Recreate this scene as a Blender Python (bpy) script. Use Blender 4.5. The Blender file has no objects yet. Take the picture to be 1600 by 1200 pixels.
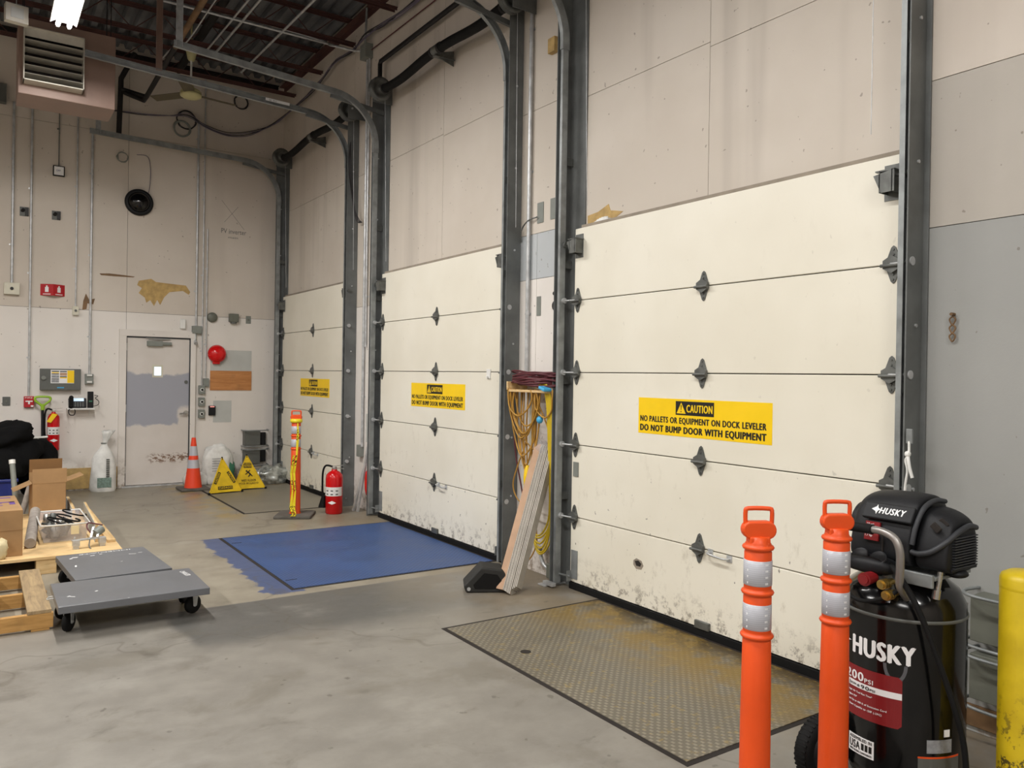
import bpy, math, random
from mathutils import Vector, Matrix, Euler, noise
random.seed(7)
PI = math.pi
SC = bpy.context.scene
COL = SC.collection

# ------------------------------------------------------------------ camera
yaw, pit, rol = 0.59495, -0.003844, 0.015628
f0 = Vector((math.sin(yaw), math.cos(yaw), 0)); r0 = Vector((math.cos(yaw), -math.sin(yaw), 0)); u0 = Vector((0, 0, 1))
fw = math.cos(pit)*f0 + math.sin(pit)*u0; up = -math.sin(pit)*f0 + math.cos(pit)*u0
rt = math.cos(rol)*r0 + math.sin(rol)*up; up = -math.sin(rol)*r0 + math.cos(rol)*up
cd = bpy.data.cameras.new('camera'); cam = bpy.data.objects.new('camera', cd); COL.objects.link(cam)
mw = Matrix.Identity(4)
for i in range(3):
    mw[i][0] = rt[i]; mw[i][1] = up[i]; mw[i][2] = -fw[i]
mw[0][3], mw[1][3], mw[2][3] = 0, 0, 1.62
cam.matrix_world = mw
cd.sensor_fit = 'HORIZONTAL'; cd.sensor_width = 36; cd.lens = 36*1234.7/1600
cd.shift_x = 0; cd.shift_y = -(600-593.27)/1600; cd.clip_start = .05; cd.clip_end = 200
SC.camera = cam

# ------------------------------------------------------------------ world, exposure, lamps' light
w = bpy.data.worlds.new('world'); SC.world = w; w.use_nodes = True
w.node_tree.nodes['Background'].inputs[0].default_value = (1, .97, .92, 1)
w.node_tree.nodes['Background'].inputs[1].default_value = 0.12
SC.view_settings.view_transform = 'Standard'; SC.view_settings.look = 'None'
SC.view_settings.gamma = 1; SC.view_settings.use_curve_mapping = False
SC.view_settings.exposure = -0.17
LAMP_W = 150.0
# (x, y, z, length): strip fixtures hung under the joists, tubes along y
LAMPS = [(.62, 7.15, 4.80, 2.4), (.62, 2.6, 4.8, 2.4), (.62, -2.0, 4.8, 2.4),
         (-3.6, 7.15, 4.8, 2.4), (-3.6, 2.6, 4.8, 2.4), (-3.6, -2.0, 4.8, 2.4)]
for i, (x, y, z, ln) in enumerate(LAMPS):
    ld = bpy.data.lights.new('strip_light', 'AREA'); ld.shape = 'RECTANGLE'; ld.size = .14; ld.size_y = ln
    ld.energy = LAMP_W*(1.25, .9, 1.1, 1.3, 1.1, 1.1)[i]; ld.color = (1, .972, .93)
    lo = bpy.data.objects.new('strip_light', ld); COL.objects.link(lo); lo.location = (x, y, z-.09)

# ------------------------------------------------------------------ materials
MATS = {}
def srgb(r, g, b):
    return tuple(((c/255)/12.92 if c/255 <= .04045 else ((c/255+.055)/1.055)**2.4) for c in (r, g, b))
class N:
    """tiny node helper"""
    def __init__(s, name):
        s.m = bpy.data.materials.new(name); s.m.use_nodes = True; s.t = s.m.node_tree
        s.b = s.t.nodes['Principled BSDF']; s.co = s.t.nodes.new('ShaderNodeTexCoord').outputs['Object']
    def put(s, sock, v):
        if isinstance(v, bpy.types.NodeSocket): s.t.links.new(v, sock)
        elif isinstance(v, tuple) and len(v) == 3 and sock.type == 'RGBA': sock.default_value = (*v, 1)
        else: sock.default_value = v
    def math(s, op, a, b=0.0, c=None, clamp=False):
        n = s.t.nodes.new('ShaderNodeMath'); n.operation = op; n.use_clamp = clamp
        s.put(n.inputs[0], a); s.put(n.inputs[1], b)
        if c is not None: s.put(n.inputs[2], c)
        return n.outputs[0]
    def mix(s, f, a, b, kind='MIX'):
        n = s.t.nodes.new('ShaderNodeMix'); n.data_type = 'RGBA'; n.blend_type = kind
        s.put(n.inputs[0], f); s.put(n.inputs[6], a); s.put(n.inputs[7], b); return n.outputs[2]
    def noise(s, scale=5, detail=4, rough=.55, stretch=None, off=(0, 0, 0), dist=0):
        mp = s.t.nodes.new('ShaderNodeMapping'); s.t.links.new(s.co, mp.inputs[0])
        mp.inputs['Scale'].default_value = stretch or (1, 1, 1); mp.inputs['Location'].default_value = off
        n = s.t.nodes.new('ShaderNodeTexNoise'); s.t.links.new(mp.outputs[0], n.inputs['Vector'])
        n.inputs['Scale'].default_value = scale; n.inputs['Detail'].default_value = detail
        n.inputs['Roughness'].default_value = rough; n.inputs['Distortion'].default_value = dist
        return n.outputs['Fac']
    def ramp(s, f, lo, hi):
        n = s.t.nodes.new('ShaderNodeMapRange'); n.interpolation_type = 'SMOOTHSTEP'
        s.put(n.inputs[0], f); s.put(n.inputs[1], lo); s.put(n.inputs[2], hi); return n.outputs[0]
    def xyz(s):
        n = s.t.nodes.new('ShaderNodeSeparateXYZ'); s.t.links.new(s.co, n.inputs[0]); return n.outputs[0], n.outputs[1], n.outputs[2]
    def bump(s, h, strength=.3, dist=.01):
        n = s.t.nodes.new('ShaderNodeBump'); n.inputs['Strength'].default_value = strength; n.inputs['Distance'].default_value = dist
        s.put(n.inputs['Height'], h); s.t.links.new(n.outputs[0], s.b.inputs['Normal'])
    def out(s, col=None, rough=None, metal=None, spec=None):
        if col is not None: s.put(s.b.inputs['Base Color'], col)
        if rough is not None: s.put(s.b.inputs['Roughness'], rough)
        if metal is not None: s.put(s.b.inputs['Metallic'], metal)
        if spec is not None: s.b.inputs['Specular IOR Level'].default_value = spec
        return s.m
def paint(name, rgb, rough=.5, metal=0, var=.12, scale=6, speck=0.0, speckcol=(60, 50, 40), bump=0.0, bscale=60, spec=.5, stretch=None):
    """one colour with slight uneven wear"""
    if name in MATS: return MATS[name]
    n = N(name); c = srgb(*rgb)
    nz = n.noise(scale, 5, stretch=stretch)
    col = n.mix(n.ramp(nz, .3, .7), tuple(x*(1-var) for x in c), tuple(min(1, x*(1+var*.6)) for x in c))
    if speck: col = n.mix(n.ramp(n.noise(scale*9, 3, .7), 1-speck-.12, 1-speck), col, srgb(*speckcol))
    n.out(col, n.math('MULTIPLY_ADD', nz, .25, rough-.12), metal, spec)
    if bump: n.bump(n.noise(bscale, 3), bump, .004)
    MATS[name] = n.m; return n.m
M = {}
M['galv'] = paint('galvanised_steel', (194, 196, 197), .36, .45, .2, 14)
M['steel_post'] = paint('grey_painted_steel', (104, 107, 106), .5, .1, .22, 5, speck=.12, speckcol=(120, 105, 80))
M['track'] = paint('track_steel', (142, 146, 146), .42, .35, .25, 9)
M['dark_steel'] = paint('dark_oily_steel', (104, 106, 103), .42, .35, .3, 12)
M['black_rubber'] = paint('black_rubber', (16, 16, 16), .75, 0, .2, 20, bump=.2, spec=.25)
M['black_plastic'] = paint('black_plastic', (22, 23, 26), .5, 0, .15, 10, bump=.12, bscale=300, spec=.3)
M['gloss_black'] = paint('gloss_black_paint', (9, 9, 10), .13, 0, .1, 4)
M['grey_trim'] = paint('grey_rubber_trim', (44, 46, 50), .55, 0, .1, 10)
M['orange'] = paint('orange_plastic', (222, 76, 12), .45, 0, .07, 5)
M['cone_orange'] = paint('cone_orange', (235, 70, 35), .5, 0, .07, 5)
M['red_gloss'] = paint('red_gloss_paint', (200, 14, 20), .22, 0, .08, 6)
M['red_label'] = paint('dark_red_label', (128, 26, 30), .35, 0, .04, 4)
M['red_sign'] = paint('red_sign', (178, 22, 34), .4, 0, .05, 4)
M['white_plastic'] = paint('white_plastic', (226, 226, 222), .4, 0, .05, 8)
M['white_ink'] = paint('white_ink', (235, 235, 235), .5, 0, .02, 8)
M['black_ink'] = paint('black_ink', (20, 18, 16), .5, 0, .05, 8)
M['yellow_sign'] = paint('yellow_sign', (246, 205, 10), .4, 0, .04, 5)
M['yellow_cloth'] = paint('yellow_fabric', (222, 186, 24), .7, 0, .15, 8)
M['yellow_post'] = paint('yellow_bollard_paint', (216, 190, 26), .42, 0, .12, 5, speck=.0)
M['grey_box'] = paint('grey_enclosure_paint', (128, 132, 126), .5, .1, .1, 8)
M['olive_box'] = paint('grey_green_enclosure', (106, 108, 98), .5, .1, .12, 8)
M['panel_grey'] = paint('dark_grey_enclosure', (94, 96, 92), .5, .1, .1, 6)
M['heater_brown'] = paint('brown_heater_enamel', (146, 121, 109), .45, .1, .1, 3)
M['louvre'] = paint('louvre_metal', (200, 196, 184), .45, .3, .15, 6)
M['cardboard'] = paint('cardboard', (160, 126, 86), .8, 0, .12, 5, bump=.1)
M['cardboard_dark'] = paint('cardboard_inside', (136, 100, 60), .85, 0, .12, 5)
M['purple_ink'] = paint('purple_ink', (96, 66, 134), .7, 0, .05, 8)
M['tube_grey'] = paint('grey_foam', (160, 152, 144), .8, 0, .2, 18, bump=.3)
M['white_sack'] = paint('white_woven_sack', (228, 228, 224), .7, 0, .14, 9, bump=.25, bscale=40)
M['green_ink'] = paint('green_grey_ink', (120, 142, 132), .7, 0, .3, 40)
M['silver_wrap'] = paint('silver_film', (186, 190, 186), .3, .55, .5, 9, bump=.8, bscale=18)
M['green_cloth'] = paint('green_fabric', (60, 118, 92), .7, 0, .2, 8)
M['brown_sack'] = paint('brown_paper_sack', (148, 138, 124), .85, 0, .15, 8)
M['black_cloth'] = paint('black_fabric', (17, 17, 18), .9, 0, .3, 6, bump=.6, bscale=12, spec=.15)
M['blue_bin'] = paint('blue_plastic', (30, 42, 110), .4, 0, .1, 5)
M['lime'] = paint('lime_plastic', (150, 190, 50), .4, 0, .08, 6)
M['ochre_tube'] = paint('ochre_hose', (176, 132, 52), .5, 0, .15, 10)
M['yellow_hose'] = paint('yellow_hose', (206, 178, 36), .4, 0, .1, 10)
M['maroon_hose'] = paint('maroon_hose', (88, 32, 40), .5, 0, .15, 12)
M['blue_tape'] = paint('blue_tape', (70, 170, 220), .5, 0, .05, 8)
M['brass'] = paint('brass', (190, 160, 90), .3, .9, .1, 10)
M['chrome'] = paint('satin_chrome', (200, 198, 194), .25, .9, .08, 10)
M['handle_grey'] = paint('grey_handle_tube', (150, 146, 142), .35, .6, .08, 10)
M['cable_purple'] = paint('grey_purple_cable', (112, 104, 120), .5, 0, .2, 12)
M['cable_dark'] = paint('dark_cable', (44, 42, 44), .6, 0, .2, 12)
M['joist_red'] = paint('red_oxide_steel', (88, 58, 54), .7, .1, .25, 4)
M['deck'] = paint('dark_roof_deck', (104, 106, 110), .7, .1, .3, 2)
M['black_iron'] = paint('black_iron_pipe', (40, 38, 38), .6, .4, .3, 6)
M['rust_pipe'] = paint('brown_iron_pipe', (120, 92, 62), .6, .2, .3, 8)
M['fan_cream'] = paint('cream_enamel', (196, 190, 140), .4, 0, .08, 5)
M['fan_blade'] = paint('dusty_fan_blade', (92, 84, 64), .6, 0, .2, 10)
M['dolly_grey'] = paint('grey_platform_paint', (100, 102, 106), .33, 0, .1, 4, speck=0.0)
M['gong'] = paint('red_gong', (215, 18, 22), .18, 0, .05, 6)
M['glove_paper'] = paint('cream_paper', (214, 200, 160), .8, 0, .1, 6)
M['base_concrete'] = paint('dusty_black_rubber', (92, 88, 82), .8, 0, .25, 10)
M['silver_ink'] = paint('silver_label', (150, 152, 156), .4, .2, .2, 60)
M['brown_tape'] = paint('tan_plaster', (184, 150, 122), .7, 0, .1, 8)
M['board_grey'] = paint('grey_strip', (172, 166, 156), .7, 0, .12, 10)
M['pink_sign'] = paint('cream_wall_box', (206, 202, 184), .5, 0, .08, 8)
M['grey_vinyl'] = paint('grey_painted_patch', (184, 186, 182), .6, 0, .05, 6)
M['bare_ply'] = paint('torn_ply', (186, 156, 100), .8, 0, .2, 14)

def emis(name, col, s):
    n = N(name); n.b.inputs['Emission Color'].default_value = (*col, 1); n.b.inputs['Emission Strength'].default_value = s
    n.out(srgb(240, 240, 235), .5); return n.m
M['tube_light'] = emis('fluorescent_tube', (1, .95, .97), 22)
M['lit_window'] = emis('daylit_pane', (.55, .8, 1), 1.1)
M['lcd'] = emis('phone_screen', (.35, .7, 1), .7)
M['led'] = emis('red_indicator', (1, .08, .05), 1.5)

def glassy(name, rgb, alpha, rough):
    n = N(name); n.out(srgb(*rgb), rough); n.b.inputs['Alpha'].default_value = alpha
    n.b.inputs['Transmission Weight'].default_value = .0; return n.m
M['clear_plastic'] = glassy('clear_tote_plastic', (215, 215, 222), .22, .12)
M['clear_tape'] = glassy('clear_film', (150, 152, 158), .35, .3)

def wood(name, a, b, scale=1.0, axis=0, rough=.7):
    n = N(name); st = [14, 14, 14]; st[axis] = 1.2
    g = n.noise(3*scale, 6, .65, tuple(st), dist=.6)
    col = n.mix(n.ramp(g, .3, .72), srgb(*a), srgb(*b))
    col = n.mix(n.math('MULTIPLY', n.ramp(n.noise(4, 3), .55, .75), .35), col, srgb(90, 72, 48))
    n.out(col, rough); n.bump(g, .15, .004); return n.m
M['pine'] = wood('pine_board', (206, 170, 118), (226, 198, 148), 1, 0)
M['pine_y'] = wood('pine_board_lengthwise', (206, 170, 118), (226, 198, 148), 1, 1)
M['pallet_old'] = wood('weathered_pallet_wood', (132, 112, 84), (170, 146, 108), 1, 1)
M['pallet_x'] = wood('pallet_stringer_wood', (166, 124, 66), (196, 152, 90), 1, 0)
M['ply'] = wood('orange_plywood', (172, 112, 60), (198, 138, 82), .8, 0, .5)

def wall_mat(name, a, b, streak=.3, dirt_lo=None, peel=0.0):
    n = N(name); x, y, z = n.xyz()
    big = n.noise(.7, 4); st = n.noise(3.2, 3, .5, (1, 1, .06)); fine = n.noise(30, 3)
    col = n.mix(n.ramp(big, .3, .7), srgb(*a), srgb(*b))
    col = n.mix(n.math('MULTIPLY', n.ramp(st, .52, .75), streak), col, tuple(c*.72 for c in srgb(*a)))
    # scattered nail holes and nicks
    col = n.mix(n.math('MULTIPLY', n.ramp(n.noise(26, 2, .3, off=(3, 7, 1)), .75, .78), .5), col, srgb(96, 84, 70))
    if dirt_lo:
        m = n.math('MULTIPLY', n.ramp(z, dirt_lo, 0.0), n.ramp(n.noise(9, 5, .7), .42, .62))
        col = n.mix(n.math('MULTIPLY', m, .75), col, srgb(118, 96, 72))
    n.out(col, .62, spec=.35); n.bump(n.math('ADD', fine, n.noise(120, 2)), .08, .003); return n.m
M['wall_up'] = wall_mat('beige_wall_paint', (198, 188, 176), (210, 201, 190), .25)
M['wall_up2'] = wall_mat('beige_wall_paint_stained', (200, 191, 179), (213, 205, 194), .55)
M['wall_low'] = wall_mat('pale_wall_paint', (218, 212, 205), (228, 223, 217), .12, .55)
M['wall_dull'] = wall_mat('dull_beige_wall_paint', (172, 166, 157), (184, 178, 169), .2)
M['wall_grey'] = wall_mat('grey_wall_paint', (150, 151, 148), (160, 160, 157), .12, .35)
M['wall_blue'] = wall_mat('grey_blue_wall_paint', (176, 181, 184), (188, 192, 194), .1)
M['gap'] = paint('dark_gap', (36, 30, 26), .9, 0, .1)

def door_mat():
    n = N('cream_dock_door'); x, y, z = n.xyz()
    col = n.mix(n.ramp(n.noise(.9, 3), .3, .7), srgb(224, 219, 203), srgb(234, 230, 216))
    low = n.ramp(z, 1.5, 0.0)
    sc = n.math('MULTIPLY', n.ramp(n.noise(7, 6, .72, (1, 1, .5)), .56, .72), n.math('MULTIPLY_ADD', low, .5, .05))
    col = n.mix(sc, col, srgb(150, 138, 116))
    nick = n.math('MULTIPLY', n.ramp(n.noise(26, 3, .5, (1, 1, .6), off=(4, 2, 9)), .69, .72), n.math('MULTIPLY_ADD', low, .8, .12))
    col = n.mix(nick, col, srgb(70, 60, 50))
    base = n.math('MULTIPLY', n.ramp(z, .3, .02), n.ramp(n.noise(11, 6, .8), .5, .6))
    col = n.mix(n.math('MULTIPLY', base, .85), col, srgb(110, 100, 86))
    n.out(col, .48); n.bump(n.noise(70, 3), .05, .002); return n.m
M['door'] = door_mat()

def man_door_mat():
    n = N('man_door_paint'); x, y, z = n.xyz()
    base = n.mix(n.ramp(n.noise(2, 4), .3, .7), srgb(206, 199, 192), srgb(214, 208, 202))
    wob = n.math('MULTIPLY_ADD', n.noise(4, 4), .2, -.1)
    zz = n.math('ADD', z, wob); xx = n.math('ADD', x, wob)
    m = n.math('MULTIPLY', n.ramp(zz, .84, .88), n.ramp(zz, 1.60, 1.56))
    m = n.math('MULTIPLY', m, n.math('SUBTRACT', 1.0, n.math('MULTIPLY', n.ramp(xx, .70, .74), n.ramp(zz, 1.12, 1.06))))
    col = n.mix(m, base, srgb(158, 160, 170))
    r = n.math('MULTIPLY', n.math('MULTIPLY', n.ramp(z, .30, .36), n.ramp(z, .48, .42)), n.math('MULTIPLY', n.ramp(x, .28, .42), n.ramp(n.noise(22, 4, .6, (1, 1, 1.6)), .50, .56)))
    col = n.mix(n.math('MULTIPLY', r, .9), col, srgb(112, 78, 50))
    n.out(col, .5); return n.m
M['man_door'] = man_door_mat()

def floor_mat():
    n = N('worn_concrete'); x, y, z = n.xyz()
    b1 = n.noise(.8, 6, .6); b2 = n.noise(4.5, 8, .7, (1, 1.2, 1), off=(3, 1, 0)); fine = n.noise(45, 3)
    tan = n.mix(n.ramp(b2, .3, .7), srgb(132, 125, 111), srgb(150, 143, 128))
    grey = n.mix(n.ramp(b2, .3, .72), srgb(122, 118, 111), srgb(136, 132, 124))
    wob = n.math('MULTIPLY_ADD', n.noise(1.6, 5), .5, -.25)
    yw = n.math('ADD', y, n.math('MULTIPLY', wob, .05))
    far = n.ramp(yw, 5.63, 5.66)
    col = n.mix(far, grey, tan)
    # darker sealed patch just in front of the joint
    xs = n.math('ADD', x, n.math('MULTIPLY', wob, .5)); ys = n.math('ADD', y, n.math('MULTIPLY', wob, 1.1))
    p = n.math('MULTIPLY', n.math('MULTIPLY', n.ramp(xs, 1.02, 1.10), n.ramp(xs, 3.4, 2.3)), n.math('MULTIPLY', n.ramp(ys, 4.6, 5.0), n.math('SUBTRACT', 1.0, far)))
    col = n.mix(n.math('MULTIPLY', p, .95), col, srgb(88, 87, 84))
    # long brownish tyre smears
    sm = n.ramp(n.noise(1.3, 6, .65, (1, 1.3, 1), off=(5, 1, 0), dist=.4), .52, .66)
    col = n.mix(n.math('MULTIPLY', sm, .4), col, srgb(98, 92, 80))
    # oily tan patch by the dock doors
    d = n.math('MULTIPLY', n.ramp(x, 2.2, 3.6), n.ramp(n.noise(1.7, 5, .6, off=(2, 2, 0)), .35, .6))
    col = n.mix(n.math('MULTIPLY', d, .55), col, srgb(122, 104, 74))
    st = n.math('MULTIPLY', n.ramp(n.noise(2.2, 6, .7, (1, 1.3, 1), off=(1, 6, 0), dist=.5), .55, .7), n.ramp(y, 5.6, 5.2))
    col = n.mix(n.math('MULTIPLY', st, .5), col, srgb(92, 88, 80))
    lt = n.math('MULTIPLY', n.ramp(n.noise(1.6, 5, .6, (1, 1.5, 1), off=(11, 4, 0)), .55, .75), .35)
    col = n.mix(lt, col, srgb(160, 157, 150))
    sp = n.ramp(n.noise(13, 3, .4, off=(9, 3, 0)), .70, .74)
    col = n.mix(n.math('MULTIPLY', sp, .5), col, srgb(74, 70, 62))
    # overspray of blue paint round the front of the leveler
    wb = n.math('MULTIPLY_ADD', n.noise(6, 5, .65), .3, -.15)
    m = n.math('MULTIPLY', n.math('MULTIPLY', n.ramp(n.math('ADD', x, wb), 1.76, 1.80), n.ramp(x, 2.06, 2.04)),
               n.math('MULTIPLY', n.ramp(n.math('ADD', y, n.math('MULTIPLY', wb, .4)), 5.72, 5.75), n.ramp(y, 7.97, 7.95)))
    col = n.mix(n.math('MULTIPLY', m, .9), col, srgb(56, 76, 118))
    # yellowish leftovers of a line near the far leveler
    yl = n.math('MULTIPLY', n.math('MULTIPLY', n.ramp(x, 2.0, 2.3), n.ramp(x, 2.6, 2.45)), n.math('MULTIPLY', n.ramp(y, 8.6, 9.2), n.ramp(n.noise(4, 5), .42, .6)))
    col = n.mix(n.math('MULTIPLY', yl, .5), col, srgb(168, 140, 70))
    # fine cracks
    v = n.t.nodes.new('ShaderNodeTexVoronoi'); v.feature = 'DISTANCE_TO_EDGE'; v.inputs['Scale'].default_value = .33
    mp = n.t.nodes.new('ShaderNodeVectorMath'); mp.operation = 'ADD'
    nn = n.t.nodes.new('ShaderNodeTexNoise'); nn.inputs['Scale'].default_value = 2; n.t.links.new(n.co, nn.inputs['Vector'])
    n.t.links.new(n.co, mp.inputs[0]); n.t.links.new(nn.outputs['Color'], mp.inputs[1]); n.t.links.new(mp.outputs[0], v.inputs['Vector'])
    cr = n.math('MULTIPLY', n.ramp(v.outputs['Distance'], .006, .001), .35)
    col = n.mix(cr, col, srgb(80, 74, 64))
    rough = n.math('MULTIPLY_ADD', b2, .3, .26)
    n.out(col, rough, spec=.42); n.bump(fine, .05, .003); return n.m
M['floor'] = floor_mat()

def plate_mat(name, base, dark, stain=False, deep=.35):
    n = N(name); x, y, z = n.xyz()
    # four-way raised tread: two crossed sets of short lugs
    def lugs(ox):
        a = n.math('ADD', n.math('MULTIPLY', x, 44.0), ox); b = n.math('ADD', n.math('MULTIPLY', y, 44.0), ox)
        return n.math('MULTIPLY', n.ramp(n.math('SINE', n.math('MULTIPLY', a, PI)), .35, .8), n.ramp(n.math('SINE', n.math('MULTIPLY', b, PI)), -.1, .5))
    h = n.math('MAXIMUM', lugs(0.0), lugs(1.0))
    nz = n.noise(2.2, 5, .6); fine = n.noise(25, 4, .7)
    col = n.mix(n.ramp(nz, .3, .7), srgb(*base), srgb(*[c*1.12 for c in base]))
    col = n.mix(n.math('MULTIPLY', n.math('SUBTRACT', 1.0, h), deep), col, srgb(*dark))
    if stain:
        e = n.math('MULTIPLY', n.ramp(x, 2.9, 3.55), n.ramp(n.noise(3, 6, .7, off=(1, 4, 0)), .36, .55))
        col = n.mix(n.math('MULTIPLY', e, .85), col, srgb(132, 104, 30))
        e2 = n.math('MULTIPLY', n.ramp(x, 3.45, 3.72), n.ramp(n.noise(5, 5, .7, off=(8, 4, 0)), .42, .55))
        col = n.mix(n.math('MULTIPLY', e2, .85), col, srgb(64, 52, 32))
        fl = n.ramp(n.noise(18, 4, .75), .56, .66)
        col = n.mix(n.math('MULTIPLY', fl, .5), col, srgb(160, 136, 70))
        sp = n.math('MULTIPLY', n.ramp(n.noise(3.2, 3, .5, off=(2.2, 9, 0)), .62, .72), .6)
        col = n.mix(sp, col, srgb(90, 84, 76))
    else:
        col = n.mix(n.math('MULTIPLY', n.ramp(fine, .55, .75), .25), col, srgb(96, 104, 128))
    n.out(col, n.math('MULTIPLY_ADD', nz, .3, .32), .1); n.bump(h, .5, .003); return n.m
M['plate_blue'] = plate_mat('blue_tread_plate', (56, 84, 132), (30, 48, 90), False, .42)
M['plate_tan'] = plate_mat('worn_tread_plate', (128, 122, 108), (74, 68, 56), True, .6)
M['plate_grey'] = plate_mat('dull_tread_plate', (128, 122, 108), (104, 98, 86), False, .2)
def strip_mat():
    n = N('reflective_tape'); x, y, z = n.xyz()
    g = n.math('MULTIPLY', n.ramp(n.math('SINE', n.math('MULTIPLY', z, 900.0)), -.2, .6), .25)
    col = n.mix(g, srgb(186, 188, 196), srgb(140, 142, 152)); n.out(col, .35, .1); return n.m
M['reflect'] = strip_mat()
def tape_mat():
    n = N('caution_tape'); x, y, z = n.xyz()
    m = n.math('MULTIPLY', n.ramp(n.noise(90, 2, .4, (1, 1, .6)), .52, .56), n.ramp(n.math('SINE', n.math('MULTIPLY', z, 22.0)), .1, .3))
    n.out(n.mix(m, srgb(228, 210, 40), srgb(28, 24, 14)), .4); return n.m
M['tape'] = tape_mat()

# ------------------------------------------------------------------ mesh building
class MB:
    def __init__(s): s.v = []; s.f = []; s.s = []
    def add(s, vs, fs, smooth=False, M4=None):
        o = len(s.v); s.v += [tuple(M4 @ Vector(v)) if M4 else tuple(v) for v in vs]
        s.f += [tuple(o+i for i in f) for f in fs]; s.s += [smooth]*len(fs); return s
    def box(s, x0, x1, y0, y1, z0, z1, M4=None):
        vs = [(x, y, z) for z in (z0, z1) for y in (y0, y1) for x in (x0, x1)]
        return s.add(vs, [(0, 2, 3, 1), (4, 5, 7, 6), (0, 1, 5, 4), (2, 6, 7, 3), (0, 4, 6, 2), (1, 3, 7, 5)], False, M4)
    def cb(s, c, d, rot=(0, 0, 0)):
        m = Matrix.Translation(c) @ Euler(rot).to_matrix().to_4x4()
        return s.box(-d[0]/2, d[0]/2, -d[1]/2, d[1]/2, -d[2]/2, d[2]/2, m)
    def bar(s, a, b, wd, th, upv=(0, 0, 1)):
        a = Vector(a); b = Vector(b); t = (b-a).normalized(); u = Vector(upv)
        if abs(t.dot(u)) > .98: u = Vector((1, 0, 0))
        sd = t.cross(u).normalized(); u = sd.cross(t)
        vs = [tuple(p + sd*i*wd/2 + u*j*th/2) for p in (a, b) for j in (-1, 1) for i in (-1, 1)]
        return s.add(vs, [(0, 1, 3, 2), (4, 6, 7, 5), (0, 4, 5, 1), (2, 3, 7, 6), (0, 2, 6, 4), (1, 5, 7, 3)])
    def cyl(s, a, b, ra, rb=None, n=20, caps=True):
        rb = ra if rb is None else rb; a = Vector(a); b = Vector(b); t = (b-a).normalized()
        u = t.orthogonal().normalized(); v = t.cross(u)
        vs = []
        for p, r in ((a, ra), (b, rb)):
            vs += [tuple(p + (u*math.cos(2*PI*i/n) + v*math.sin(2*PI*i/n))*r) for i in range(n)]
        s.add(vs, [(i, (i+1) % n, n+(i+1) % n, n+i) for i in range(n)], True)
        if caps:
            s.add(vs, [tuple(range(n-1, -1, -1)), tuple(range(n, 2*n))])
        return s
    def tube(s, pts, r, n=8, sub=5, smooth=True):
        P = [Vector(p) for p in pts]
        if sub > 1 and len(P) > 2:
            Q = []
            for i in range(len(P)-1):
                p0 = P[max(i-1, 0)]; p1 = P[i]; p2 = P[i+1]; p3 = P[min(i+2, len(P)-1)]
                for k in range(sub):
                    t = k/sub
                    Q.append(.5*((2*p1)+(-p0+p2)*t+(2*p0-5*p1+4*p2-p3)*t*t+(-p0+3*p1-3*p2+p3)*t**3))
            Q.append(P[-1]); P = Q
        vs = []; u = None
        for i, p in enumerate(P):
            t = (P[min(i+1, len(P)-1)]-P[max(i-1, 0)])
            t = t.normalized() if t.length > 1e-9 else Vector((0, 0, 1))
            u = t.orthogonal().normalized() if u is None else (u - t*u.dot(t)).normalized()
            v = t.cross(u)
            vs += [tuple(p + (u*math.cos(2*PI*k/n)+v*math.sin(2*PI*k/n))*r) for k in range(n)]
        fs = [(i*n+k, i*n+(k+1) % n, (i+1)*n+(k+1) % n, (i+1)*n+k) for i in range(len(P)-1) for k in range(n)]
        s.add(vs, fs, smooth); s.add(vs, [tuple(range(n-1, -1, -1)), tuple((len(P)-1)*n+k for k in range(n))]); return s
    def lathe(s, prof, n=28, M4=None, sx=1, sy=1):
        vs = [(r*math.cos(2*PI*k/n)*sx, r*math.sin(2*PI*k/n)*sy, z) for r, z in prof for k in range(n)]
        fs = [(i*n+k, i*n+(k+1) % n, (i+1)*n+(k+1) % n, (i+1)*n+k) for i in range(len(prof)-1) for k in range(n)]
        s.add(vs, fs, True, M4)
        if prof[0][0] > 1e-4: s.add(vs[:n], [tuple(range(n-1, -1, -1))], False, M4)
        if prof[-1][0] > 1e-4: s.add(vs[-n:], [tuple(range(n))], False, M4)
        return s
    def prism(s, poly, y0, y1, M4=None):
        """polygon in the xz plane pulled from y0 to y1"""
        n = len(poly); vs = [(x, y, z) for y in (y0, y1) for x, z in poly]
        fs = [(i, (i+1) % n, n+(i+1) % n, n+i) for i in range(n)] + [tuple(range(n-1, -1, -1)), tuple(range(n, 2*n))]
        return s.add(vs, fs, False, M4)
    def sweep(s, path, prof):
        """path in the xz plane; prof = closed list of (along in-plane normal, along y)"""
        P = [Vector((x, 0, z)) for x, z in path]; n = len(prof); vs = []
        for i, p in enumerate(P):
            t = (P[min(i+1, len(P)-1)]-P[max(i-1, 0)]).normalized(); nn = Vector((-t.z, 0, t.x))
            vs += [tuple(p + nn*a + Vector((0, b, 0))) for a, b in prof]
        fs = [(i*n+k, i*n+(k+1) % n, (i+1)*n+(k+1) % n, (i+1)*n+k) for i in range(len(P)-1) for k in range(n)]
        s.add(vs, fs, False); s.add(vs, [tuple(range(n-1, -1, -1)), tuple((len(P)-1)*n+k for k in range(n))]); return s
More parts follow.
